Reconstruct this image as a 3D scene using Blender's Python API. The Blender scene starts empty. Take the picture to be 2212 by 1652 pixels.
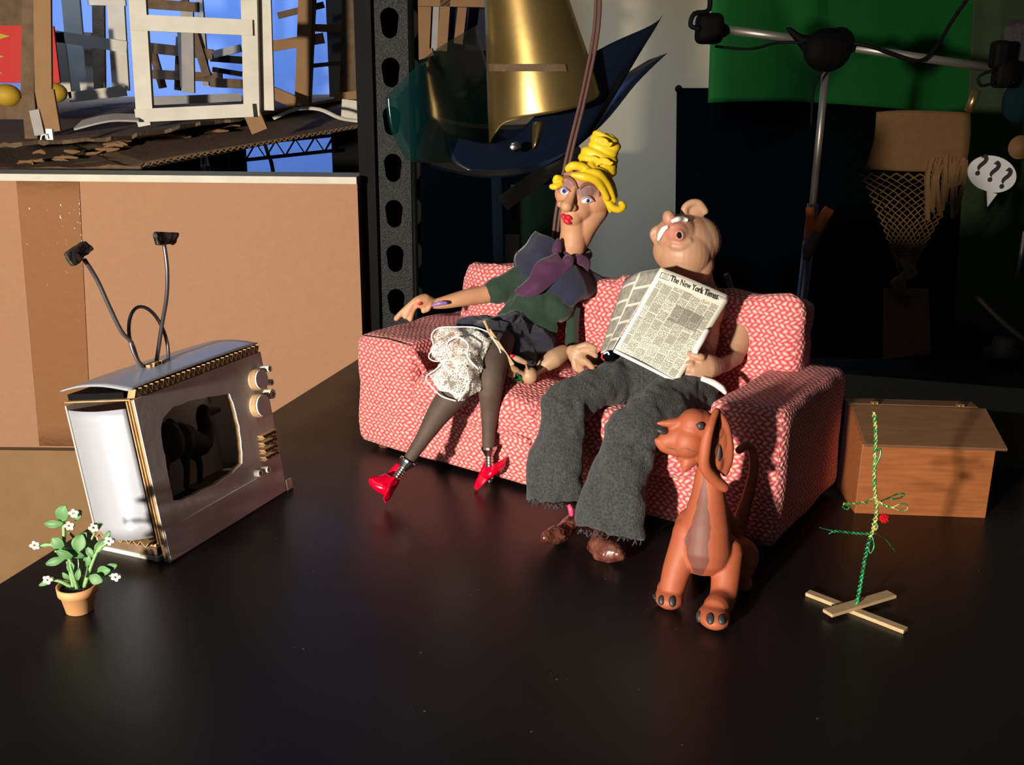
import bpy, bmesh, math, random
from mathutils import Vector, Matrix, noise
from mathutils.bvhtree import BVHTree
random.seed(7)
S = bpy.context.scene
COL = S.collection
CM = 0.01
# ------------------------------------------------------------------ camera
F, H, PITCH, ROLL, CX, CY = 2100.0, 36.0, math.radians(16.0), math.radians(0.55), 1106.0, 826.0
cd = bpy.data.cameras.new('camera'); cam = bpy.data.objects.new('camera', cd); COL.objects.link(cam)
cd.sensor_fit = 'HORIZONTAL'; cd.sensor_width = 36.0; cd.lens = 36.0 * F / 2212.0; cd.clip_start = 0.01; cd.clip_end = 60
cam.matrix_world = Matrix.Translation((0, 0, H * CM)) @ Matrix.Rotation(math.pi/2 - PITCH, 4, 'X') @ Matrix.Rotation(ROLL, 4, 'Z')
S.camera = cam
# ------------------------------------------------------------------ light
S.view_settings.view_transform = 'Standard'; S.view_settings.look = 'None'
S.view_settings.exposure = 0.0; S.view_settings.gamma = 1.0; S.view_settings.use_curve_mapping = False
w = bpy.data.worlds.new('world'); S.world = w; w.use_nodes = True
w.node_tree.nodes['Background'].inputs[0].default_value = (0.55, 0.6, 0.75, 1)
w.node_tree.nodes['Background'].inputs[1].default_value = 0.028
def lamp(name, kind, loc, target, power, color, size=0.1, angle=60, blend=0.4):
    d = bpy.data.lights.new(name, kind); o = bpy.data.objects.new(name, d); COL.objects.link(o)
    d.energy = power; d.color = color
    if kind == 'SPOT': d.spot_size = math.radians(angle); d.spot_blend = blend; d.shadow_soft_size = size
    if kind == 'AREA': d.size = size
    l = Vector(loc) * CM; o.location = l
    o.rotation_euler = (Vector(target) * CM - l).to_track_quat('-Z', 'Y').to_euler()
    return o
lamp('key_lamp', 'SPOT', (-85, -73, 35), (0, 110, 14), 268, (1.0, 0.88, 0.73), 0.04, 88, 0.5)
lamp('blue_wall_fill', 'SPOT', (-120, 180, 150), (-85, 340, 34), 150, (0.5, 0.68, 1.0), 0.2, 70, 0.6)  # added spot to brighten the blue wall and card frames
lamp('back_wall_fill', 'SPOT', (20, 300, 170), (58, 450, 55), 36, (1.0, 0.88, 0.66), 0.1, 50, 0.7)  # added warm spot lifting the beige wall, no such source known
lamp('overhead_fill', 'AREA', (-60, 20, 175), (-10, 100, 0), 1.6, (0.9, 0.95, 1.0), 0.8)  # soft fill added overhead, not a fixture of the room

# ------------------------------------------------------------------ pixel -> place helpers (centimetres)
def ray(px, py):
    u, v = (px - CX) / F, -(py - CY) / F
    c, s = math.cos(ROLL), math.sin(ROLL); u, v = u*c - v*s, u*s + v*c
    c, s = math.cos(PITCH), math.sin(PITCH)
    return Vector((u, c + v*s, -s + v*c))
O = Vector((0, 0, H))
def G(px, py, z=0.0):
    r = ray(px, py); return O + r * ((z - H) / r.z)
def P(px, py, Y):
    r = ray(px, py); return O + r * (Y / r.y)
def onplane(px, py, p0, n):
    r = ray(px, py); return O + r * ((Vector(p0) - O).dot(n) / r.dot(n))

# ------------------------------------------------------------------ materials
def nt(name):
    m = bpy.data.materials.new(name); m.use_nodes = True
    return m, m.node_tree, m.node_tree.nodes['Principled BSDF']
def mat(name, col, rough=0.6, metal=0.0, bump=None, var=None, coat=0.0, sheen=0.0, alpha=1.0, spec=None, emit=None, sss=0):
    """bump=(scale per m, strength, distance m); var=(scale, second colour, contrast)"""
    m, t, b = nt(name); N, L = t.nodes, t.links
    b.inputs['Base Color'].default_value = (*col, 1); b.inputs['Roughness'].default_value = rough
    b.inputs['Metallic'].default_value = metal; b.inputs['Alpha'].default_value = alpha
    b.inputs['Coat Weight'].default_value = coat; b.inputs['Sheen Weight'].default_value = sheen
    if spec is not None: b.inputs['Specular IOR Level'].default_value = spec
    if sss: b.inputs['Subsurface Weight'].default_value = sss; b.inputs['Subsurface Scale'].default_value = 0.003
    if emit: b.inputs['Emission Color'].default_value = (*emit[0], 1); b.inputs['Emission Strength'].default_value = emit[1]
    tc = N.new('ShaderNodeTexCoord')
    if var:
        n = N.new('ShaderNodeTexNoise'); n.inputs['Scale'].default_value = var[0]; n.inputs['Detail'].default_value = 4
        r = N.new('ShaderNodeValToRGB'); r.color_ramp.elements[0].position = 0.5 - var[2]; r.color_ramp.elements[1].position = 0.5 + var[2]
        r.color_ramp.elements[0].color = (*col, 1); r.color_ramp.elements[1].color = (*var[1], 1)
        L.new(tc.outputs['Object'], n.inputs['Vector']); L.new(n.outputs['Fac'], r.inputs[0]); L.new(r.outputs[0], b.inputs['Base Color'])
    if bump:
        n = N.new('ShaderNodeTexNoise'); n.inputs['Scale'].default_value = bump[0]; n.inputs['Detail'].default_value = 3
        bp = N.new('ShaderNodeBump'); bp.inputs['Strength'].default_value = bump[1]; bp.inputs['Distance'].default_value = bump[2]
        L.new(tc.outputs['Object'], n.inputs['Vector']); L.new(n.outputs['Fac'], bp.inputs['Height']); L.new(bp.outputs[0], b.inputs['Normal'])
    return m
class NB:                                   # tiny node-math helper
    def __init__(s, t): s.t = t
    def n(s, kind, **kw):
        x = s.t.nodes.new(kind)
        for k, v in kw.items(): setattr(x, k, v)
        return x
    def m(s, op, a, b=None, c=None, clamp=False):
        x = s.n('ShaderNodeMath', operation=op, use_clamp=clamp)
        for i, v in enumerate((a, b, c)):
            if v is None: continue
            if isinstance(v, (int, float)): x.inputs[i].default_value = v
            else: s.t.links.new(v, x.inputs[i])
        return x.outputs[0]
    def ramp(s, fac, stops, interp='LINEAR'):
        r = s.n('ShaderNodeValToRGB'); cr = r.color_ramp; cr.interpolation = interp
        while len(cr.elements) < len(stops): cr.elements.new(0.5)
        for e, (p, c) in zip(cr.elements, stops): e.position = p; e.color = (*c, 1)
        s.t.links.new(fac, r.inputs[0]); return r.outputs[0]
    def mix(s, fac, a, b):
        x = s.n('ShaderNodeMix', data_type='RGBA')
        for i, v in ((0, fac), (6, a), (7, b)):
            if isinstance(v, (int, float)): x.inputs[i].default_value = v
            elif isinstance(v, tuple): x.inputs[i].default_value = (*v, 1)
            else: s.t.links.new(v, x.inputs[i])
        return x.outputs[2]
def knit_material():
    m, t, b = nt('red_cream_weave'); q = NB(t); L = t.links
    uv = q.n('ShaderNodeUVMap').outputs[0]
    nz = q.n('ShaderNodeTexNoise'); nz.inputs['Scale'].default_value = 0.35; nz.inputs['Detail'].default_value = 2
    L.new(uv, nz.inputs['Vector'])
    ws = q.n('ShaderNodeVectorMath', operation='MULTIPLY_ADD'); L.new(nz.outputs['Color'], ws.inputs[0]); ws.inputs[1].default_value = (0.9, 0.9, 0); L.new(uv, ws.inputs[2])
    sp = q.n('ShaderNodeSeparateXYZ'); L.new(ws.outputs[0], sp.inputs[0]); x, y = sp.outputs[0], sp.outputs[1]
    cw, rh = 0.60, 0.40
    ry = q.m('DIVIDE', y, rh); row = q.m('FLOOR', ry); fy = q.m('SUBTRACT', q.m('SUBTRACT', ry, row), 0.5)
    par = q.m('ABSOLUTE', q.m('MODULO', row, 2.0))
    cx = q.m('ADD', q.m('DIVIDE', x, cw), q.m('MULTIPLY', par, 0.5)); fx = q.m('SUBTRACT', q.m('FRACT', cx), 0.5)
    sgn = q.m('SUBTRACT', q.m('MULTIPLY', par, 2.0), 1.0)
    X = q.m('MULTIPLY', fx, cw); Y = q.m('MULTIPLY', fy, rh)
    a = math.radians(33); c, s_ = math.cos(a), math.sin(a)
    Ys = q.m('MULTIPLY', Y, sgn)
    X2 = q.m('ADD', q.m('MULTIPLY', X, c), q.m('MULTIPLY', Ys, s_)); Y2 = q.m('SUBTRACT', q.m('MULTIPLY', Ys, c), q.m('MULTIPLY', X, s_))
    d = q.m('SQRT', q.m('ADD', q.m('POWER', q.m('ABSOLUTE', q.m('DIVIDE', X2, 0.36)), 2.0), q.m('POWER', q.m('ABSOLUTE', q.m('DIVIDE', Y2, 0.195)), 2.0)))
    n2 = q.n('ShaderNodeTexNoise'); n2.inputs['Scale'].default_value = 2.2; n2.inputs['Detail'].default_value = 3; L.new(uv, n2.inputs['Vector'])
    dd = q.m('ADD', d, q.m('MULTIPLY', q.m('SUBTRACT', n2.outputs['Fac'], 0.5), 0.9))
    colr = q.ramp(dd, [(0.0, (0.86, 0.64, 0.50)), (0.38, (0.82, 0.42, 0.35)), (0.72, (0.70, 0.18, 0.19)), (0.98, (0.50, 0.06, 0.09))])
    L.new(colr, b.inputs['Base Color']); b.inputs['Roughness'].default_value = 0.85; b.inputs['Sheen Weight'].default_value = 0.15
    n3 = q.n('ShaderNodeTexNoise'); n3.inputs['Scale'].default_value = 14; L.new(uv, n3.inputs['Vector'])
    hgt = q.m('ADD', q.m('SUBTRACT', 1.0, q.m('MINIMUM', d, 1.2)), q.m('MULTIPLY', n3.outputs['Fac'], 0.35))
    bp = q.n('ShaderNodeBump'); bp.inputs['Strength'].default_value = 0.8; bp.inputs['Distance'].default_value = 0.0016
    L.new(hgt, bp.inputs['Height']); L.new(bp.outputs[0], b.inputs['Normal'])
    return m
def news_material():
    m, t, b = nt('newsprint'); q = NB(t); L = t.links
    uv = q.n('ShaderNodeUVMap').outputs[0]; sp = q.n('ShaderNodeSeparateXYZ'); L.new(uv, sp.inputs[0]); x, y = sp.outputs[0], sp.outputs[1]
    n = q.n('ShaderNodeTexNoise'); n.inputs['Scale'].default_value = 85; n.inputs['Detail'].default_value = 2; L.new(uv, n.inputs['Vector'])
    nb = q.n('ShaderNodeTexNoise'); nb.inputs['Scale'].default_value = 5; nb.inputs['Detail'].default_value = 1; L.new(uv, nb.inputs['Vector'])
    line = q.m('GREATER_THAN', q.m('FRACT', q.m('MULTIPLY', y, 78)), 0.36)
    colm = q.m('GREATER_THAN', q.m('FRACT', q.m('ADD', q.m('MULTIPLY', x, 7.3), 0.1)), 0.06)
    # blocks: per-block density
    bx = q.m('FLOOR', q.m('MULTIPLY', x, 7.3)); by = q.m('FLOOR', q.m('MULTIPLY', q.m('ADD', y, q.m('MULTIPLY', bx, 0.037)), 9.0))
    wn = q.n('ShaderNodeTexWhiteNoise', noise_dimensions='2D'); cb = q.n('ShaderNodeCombineXYZ'); L.new(bx, cb.inputs[0]); L.new(by, cb.inputs[1]); L.new(cb.outputs[0], wn.inputs['Vector'])
    gap = q.m('GREATER_THAN', q.m('FRACT', q.m('MULTIPLY', q.m('ADD', y, q.m('MULTIPLY', bx, 0.037)), 9.0)), 0.05)
    ink = q.m('GREATER_THAN', n.outputs['Fac'], q.m('ADD', 0.35, q.m('MULTIPLY', wn.outputs['Value'], 0.14)))
    inside = q.m('MULTIPLY', q.m('MULTIPLY', q.m('GREATER_THAN', x, 0.05), q.m('LESS_THAN', x, 0.93)), q.m('MULTIPLY', q.m('GREATER_THAN', y, 0.03), q.m('LESS_THAN', y, 0.865)))
    photo = q.m('MULTIPLY', q.m('MULTIPLY', q.m('GREATER_THAN', x, 0.42), q.m('LESS_THAN', x, 0.84)), q.m('MULTIPLY', q.m('GREATER_THAN', y, 0.52), q.m('LESS_THAN', y, 0.70)))
    k = q.m('MULTIPLY', q.m('MULTIPLY', q.m('MULTIPLY', ink, line), q.m('MULTIPLY', colm, gap)), inside)
    k = q.m('MAXIMUM', q.m('MULTIPLY', k, 0.95), q.m('MULTIPLY', photo, q.m('ADD', 0.3, q.m('MULTIPLY', n.outputs['Fac'], 0.6))), clamp=True)
    L.new(q.mix(k, (0.90, 0.87, 0.74), (0.10, 0.10, 0.09)), b.inputs['Base Color']); b.inputs['Roughness'].default_value = 0.8
    return m
def photo_page_material():
    m, t, b = nt('newsprint_photos'); q = NB(t); L = t.links
    uv = q.n('ShaderNodeUVMap').outputs[0]; sp = q.n('ShaderNodeSeparateXYZ'); L.new(uv, sp.inputs[0]); x, y = sp.outputs[0], sp.outputs[1]
    bx = q.m('MULTIPLY', x, 2.0); by = q.m('ADD', q.m('MULTIPLY', y, 4.6), q.m('MULTIPLY', q.m('FLOOR', bx), 0.37))
    fx = q.m('MINIMUM', q.m('FRACT', bx), q.m('SUBTRACT', 1.0, q.m('FRACT', bx))); fy = q.m('MINIMUM', q.m('FRACT', by), q.m('SUBTRACT', 1.0, q.m('FRACT', by)))
    box = q.m('MULTIPLY', q.m('GREATER_THAN', fx, 0.06), q.m('GREATER_THAN', fy, 0.08))
    n = q.n('ShaderNodeTexNoise'); n.inputs['Scale'].default_value = 12; L.new(uv, n.inputs['Vector'])
    k = q.m('MULTIPLY', box, q.m('ADD', 0.35, q.m('MULTIPLY', n.outputs['Fac'], 0.7)), clamp=True)
    L.new(q.mix(k, (0.62, 0.60, 0.53), (0.10, 0.10, 0.09)), b.inputs['Base Color']); b.inputs['Roughness'].default_value = 0.8
    return m
def lace_material():
    m, t, b = nt('white_lace'); q = NB(t); L = t.links
    tc = q.n('ShaderNodeTexCoord').outputs['Object']
    v = q.n('ShaderNodeTexVoronoi', feature='DISTANCE_TO_EDGE'); v.inputs['Scale'].default_value = 420; L.new(tc, v.inputs['Vector'])
    n = q.n('ShaderNodeTexNoise'); n.inputs['Scale'].default_value = 130; n.inputs['Detail'].default_value = 2; L.new(tc, n.inputs['Vector'])
    th = q.m('MULTIPLY', q.m('SUBTRACT', n.outputs['Fac'], 0.37), 0.60, clamp=True)
    a = q.m('LESS_THAN', v.outputs['Distance'], q.m('MULTIPLY', th, 1.0))
    b.inputs['Base Color'].default_value = (0.95, 0.93, 0.86, 1); b.inputs['Roughness'].default_value = 0.6
    L.new(q.m('MAXIMUM', a, 0.12), b.inputs['Alpha'])
    return m
def clay_dog_material():
    m, t, b = nt('terracotta_clay'); q = NB(t); L = t.links
    tc = q.n('ShaderNodeTexCoord').outputs['Object']; n = q.n('ShaderNodeTexNoise'); n.inputs['Scale'].default_value = 90; L.new(tc, n.inputs['Vector'])
    at = q.n('ShaderNodeAttribute', attribute_name='patch')
    base = q.mix(n.outputs['Fac'], (0.30, 0.070, 0.030), (0.38, 0.095, 0.040))
    f = q.m('GREATER_THAN', q.m('ADD', at.outputs['Fac'], q.m('MULTIPLY', q.m('SUBTRACT', n.outputs['Fac'], 0.5), 0.7)), 0.5)
    L.new(q.mix(f, base, (0.15, 0.050, 0.036)), b.inputs['Base Color']); b.inputs['Roughness'].default_value = 0.6
    bp = q.n('ShaderNodeBump'); bp.inputs['Strength'].default_value = 0.25; bp.inputs['Distance'].default_value = 0.001
    L.new(n.outputs['Fac'], bp.inputs['Height']); L.new(bp.outputs[0], b.inputs['Normal'])
    return m
def table_material():
    m, t, b = nt('black_tabletop'); q = NB(t); L = t.links
    tc = q.n('ShaderNodeTexCoord').outputs['Object']
    n = q.n('ShaderNodeTexNoise'); n.inputs['Scale'].default_value = 9; n.inputs['Detail'].default_value = 5; L.new(tc, n.inputs['Vector'])
    v = q.n('ShaderNodeTexVoronoi'); v.inputs['Scale'].default_value = 120; L.new(tc, v.inputs['Vector'])
    wn = q.n('ShaderNodeTexNoise'); wn.inputs['Scale'].default_value = 45; L.new(tc, wn.inputs['Vector'])
    sp = q.m('MULTIPLY', q.m('LESS_THAN', v.outputs['Distance'], 0.10), q.m('GREATER_THAN', wn.outputs['Fac'], 0.66))
    base = q.mix(n.outputs['Fac'], (0.004, 0.004, 0.005), (0.009, 0.008, 0.009))
    L.new(q.mix(sp, base, (0.10, 0.09, 0.08)), b.inputs['Base Color'])
    L.new(q.m('ADD', 0.24, q.m('MULTIPLY', n.outputs['Fac'], 0.22)), b.inputs['Roughness']); b.inputs['Specular IOR Level'].default_value = 0.27
    n2 = q.n('ShaderNodeTexNoise'); n2.inputs['Scale'].default_value = 900; L.new(tc, n2.inputs['Vector'])
    bp = q.n('ShaderNodeBump'); bp.inputs['Strength'].default_value = 0.12; bp.inputs['Distance'].default_value = 0.0003
    L.new(n2.outputs['Fac'], bp.inputs['Height']); L.new(bp.outputs[0], b.inputs['Normal'])
    return m
def wood_material(name, c1, c2, scale=(20, 200, 200), rough=0.45):
    m, t, b = nt(name); q = NB(t); L = t.links
    tc = q.n('ShaderNodeTexCoord').outputs['Object']; mp = q.n('ShaderNodeMapping'); mp.inputs['Scale'].default_value = scale; L.new(tc, mp.inputs['Vector'])
    n = q.n('ShaderNodeTexNoise'); n.inputs['Scale'].default_value = 1.5; n.inputs['Detail'].default_value = 5; L.new(mp.outputs[0], n.inputs['Vector'])
    L.new(q.ramp(n.outputs['Fac'], [(0.3, c1), (0.7, c2)]), b.inputs['Base Color']); b.inputs['Roughness'].default_value = rough
    return m
MT = dict(
 knit=knit_material(), news=news_material(), photos=photo_page_material(), lace=lace_material(), dog=clay_dog_material(), table=table_material(),
 skin_w=mat('tan_clay', (0.56, 0.27, 0.145), 0.55, bump=(220, 0.25, 0.0006), var=(60, (0.66, 0.35, 0.20), 0.3)),
 skin_hand=mat('pale_tan_clay', (0.66, 0.42, 0.25), 0.5, bump=(260, 0.25, 0.0006)),
 skin_m=mat('peach_clay', (0.70, 0.42, 0.26), 0.5, bump=(220, 0.25, 0.0006), var=(50, (0.64, 0.34, 0.21), 0.3)),
 blush=mat('pink_blush_clay', (0.68, 0.30, 0.20), 0.55),
 yellow=mat('yellow_clay', (0.90, 0.62, 0.02), 0.45, bump=(200, 0.4, 0.0008)),
 lips=mat('red_lip_clay', (0.72, 0.015, 0.04), 0.35), brow=mat('brown_brow', (0.20, 0.085, 0.06), 0.6),
 white=mat('white_paint', (0.85, 0.85, 0.85), 0.4), blue=mat('blue_iris', (0.04, 0.09, 0.42), 0.3), black=mat('black_matte', (0.003, 0.003, 0.0035), 0.7, spec=0.12),
 navy=mat('navy_suede', (0.018, 0.024, 0.062), 0.9, bump=(500, 0.5, 0.0008), sheen=0.2), green_felt=mat('dark_green_suede', (0.018, 0.055, 0.030), 0.9, bump=(500, 0.4, 0.0006), sheen=0.15),
 purple=mat('purple_suede', (0.11, 0.022, 0.105), 0.85, bump=(400, 0.5, 0.001), var=(70, (0.075, 0.012, 0.06), 0.2), sheen=0.2),
 stocking=mat('sheer_brown_stocking', (0.085, 0.055, 0.045), 0.7, bump=(900, 0.3, 0.0004), var=(40, (0.13, 0.085, 0.065), 0.25)),
 steel=mat('screw_steel', (0.62, 0.62, 0.62), 0.28, 1.0), redshoe=mat('glossy_red_film', (0.75, 0.0, 0.03), 0.16, coat=0.6),
 trouser=mat('charcoal_felt', (0.045, 0.048, 0.054), 0.95, bump=(700, 0.9, 0.0016), var=(500, (0.16, 0.17, 0.19), 0.22), sheen=0.1),
 leather=mat('crumpled_brown_leather', (0.10, 0.025, 0.02), 0.25, bump=(120, 0.8, 0.002), var=(90, (0.30, 0.11, 0.07), 0.15), coat=0.5),
 tv=mat('grey_painted_card', (0.74, 0.72, 0.70), 0.8, spec=0.2, var=(22, (0.60, 0.55, 0.54), 0.18), bump=(150, 0.15, 0.0005)),
 tvside=mat('silver_grey_paper', (0.50, 0.53, 0.62), 0.32, 0.35, bump=(12, 0.3, 0.003)),
 card=mat('cardboard_brown', (0.47, 0.27, 0.13), 0.85, bump=(300, 0.2, 0.0005), var=(30, (0.40, 0.22, 0.10), 0.3)),
 cardedge=mat('cardboard_flute_edge', (0.62, 0.40, 0.19), 0.8, var=(120, (0.42, 0.25, 0.11), 0.2)), darkcard=mat('dark_cardboard', (0.16, 0.10, 0.055), 0.9, var=(60, (0.26, 0.17, 0.10), 0.25), bump=(200, 0.6, 0.002)),  # darkcard is a darker brown cardboard tone
 whitecard=mat('white_card', (0.72, 0.70, 0.60), 0.7, var=(25, (0.58, 0.56, 0.49), 0.25)), greycard=mat('dull_white_card', (0.44, 0.43, 0.42), 0.8, var=(25, (0.32, 0.31, 0.30), 0.25)),  # greycard is a greyer tone of white card
 wirem=mat('grey_wire', (0.20, 0.20, 0.22), 0.35, 0.8), tape=mat('black_tape', (0.035, 0.028, 0.026), 0.5, bump=(300, 0.5, 0.001)),
 terracotta=mat('terracotta_pot', (0.72, 0.36, 0.15), 0.65, bump=(200, 0.2, 0.0005)), soil=mat('dark_soil', (0.012, 0.010, 0.009), 0.95, bump=(500, 1.0, 0.003)),
 leaf=mat('green_leaf_paper', (0.10, 0.25, 0.08), 0.55, var=(90, (0.055, 0.16, 0.055), 0.3)), stem=mat('green_stem', (0.20, 0.36, 0.15), 0.6), petal=mat('cream_petal', (0.90, 0.86, 0.70), 0.5),
 chest=wood_material('orange_stained_wood', (0.30, 0.095, 0.028), (0.40, 0.14, 0.045)), lid=wood_material('lid_wood', (0.22, 0.105, 0.05), (0.28, 0.14, 0.07)),
 stick=wood_material('pale_stick_wood', (0.62, 0.42, 0.22), (0.74, 0.54, 0.32)), brass=mat('brass', (0.74, 0.52, 0.20), 0.30, 0.92, var=(14, (0.60, 0.40, 0.13), 0.2), bump=(18, 0.12, 0.003)),
 goldwire=mat('green_gold_tinsel', (0.75, 0.70, 0.25), 0.25, 0.6, var=(260, (0.06, 0.42, 0.12), 0.06)), greenwire=mat('green_tinsel', (0.05, 0.55, 0.20), 0.22, 0.6, var=(260, (0.03, 0.16, 0.06), 0.08)), redbead=mat('red_foil_bead', (0.85, 0.02, 0.03), 0.15, 0.6),
 post=mat('black_powder_coat', (0.030, 0.038, 0.040), 0.38, spec=0.22, bump=(450, 0.8, 0.0018)), postedge=mat('black_steel', (0.010, 0.012, 0.013), 0.6, spec=0.08),
 gel=mat('teal_gel', (0.004, 0.040, 0.040), 0.12, alpha=0.42, spec=0.3), navygel=mat('navy_gel', (0.006, 0.011, 0.024), 0.25, alpha=0.95, spec=0.35), chrome=mat('chrome', (0.8, 0.8, 0.8), 0.15, 1.0),
 cord=mat('brown_cord', (0.12, 0.055, 0.045), 0.5), cable=mat('black_cable', (0.005, 0.005, 0.006), 0.6, spec=0.15), pole=mat('brushed_pole', (0.50, 0.47, 0.40), 0.40, 0.75),
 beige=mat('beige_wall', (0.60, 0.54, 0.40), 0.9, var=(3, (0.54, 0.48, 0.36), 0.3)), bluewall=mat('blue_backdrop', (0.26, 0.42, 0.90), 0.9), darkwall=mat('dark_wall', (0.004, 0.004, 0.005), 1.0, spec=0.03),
 blackcloth=mat('black_cloth', (0.002, 0.0035, 0.005), 1.0, spec=0.02), greencloth=mat('chroma_green_cloth', (0.006, 0.30, 0.045), 0.9, var=(5, (0.006, 0.22, 0.03), 0.3)), floor=mat('studio_floor', (0.03, 0.03, 0.03), 0.7),
 olive=mat('olive_paper', (0.060, 0.105, 0.040), 0.9, var=(8, (0.05, 0.08, 0.035), 0.3)), oliverail=mat('dark_olive_board', (0.035, 0.030, 0.014), 0.8), greenrail=mat('green_grey_board', (0.020, 0.030, 0.027), 0.6),
 red=mat('red_card', (0.75, 0.02, 0.02), 0.6), yel=mat('yellow_card', (0.70, 0.45, 0.03), 0.6), orange=mat('orange_handle', (0.95, 0.22, 0.03), 0.4),
 clear=mat('clear_packing_tape', (0.30, 0.145, 0.07), 0.10, bump=(70, 0.8, 0.003)), boxcard=mat('kraft_cardboard', (0.41, 0.220, 0.128), 0.9, var=(120, (0.37, 0.20, 0.115), 0.3)),
 pink=mat('pink_plastic', (0.85, 0.06, 0.18), 0.4), lilac=mat('lilac_ribbon', (0.26, 0.15, 0.42), 0.4), tan=mat('tan_rattan', (0.42, 0.22, 0.07), 0.8, var=(50, (0.33, 0.16, 0.05), 0.3)), blueclay=mat('teal_thing', (0.004, 0.016, 0.022), 0.8, spec=0.1),
 claw=mat('dark_grey_clay', (0.045, 0.048, 0.050), 0.5), camel=mat('dark_brown_figurine', (0.022, 0.013, 0.009), 0.7), ink=mat('black_ink', (0.03, 0.03, 0.03), 0.7), inner=mat('paled_inner_card', (0.50, 0.43, 0.38), 0.8), grey=mat('grey_fleece', (0.05, 0.042, 0.045), 0.95, bump=(60, 1.0, 0.01)),  # inner: television card paled in place of light inside
)
def dim(names, k):
    for nm in names.split():
        for nd in MT[nm].node_tree.nodes:
            if nd.bl_idname == 'ShaderNodeBsdfPrincipled':
                c = nd.inputs['Base Color'].default_value; nd.inputs['Base Color'].default_value = (c[0]*k, c[1]*k, c[2]*k, 1)
            if nd.bl_idname == 'ShaderNodeValToRGB' and nm != 'knit':
                for e in nd.color_ramp.elements: e.color = (e.color[0]*k, e.color[1]*k, e.color[2]*k, 1)
dim('skin_m skin_hand', 0.62); dim('skin_w blush', 0.82); dim('trouser', 0.36); dim('navy green_felt purple', 0.62); dim('chest', 0.78); dim('lid', 0.6)
dim('stick', 0.68); dim('greencloth', 0.6); dim('tan', 0.5); dim('card darkcard', 0.68); dim('leather stocking', 0.7); dim('yellow', 0.8); dim('cord orange', 0.8); dim('post', 0.35); dim('postedge', 0.3)
dim('lips redshoe', 0.8); dim('red yel', 0.75); dim('cardedge', 0.8); dim('terracotta', 0.8); dim('claw', 0.6)
MT['eyelid'] = mat('lilac_eyelid', (0.40, 0.24, 0.25), 0.4)

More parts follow.
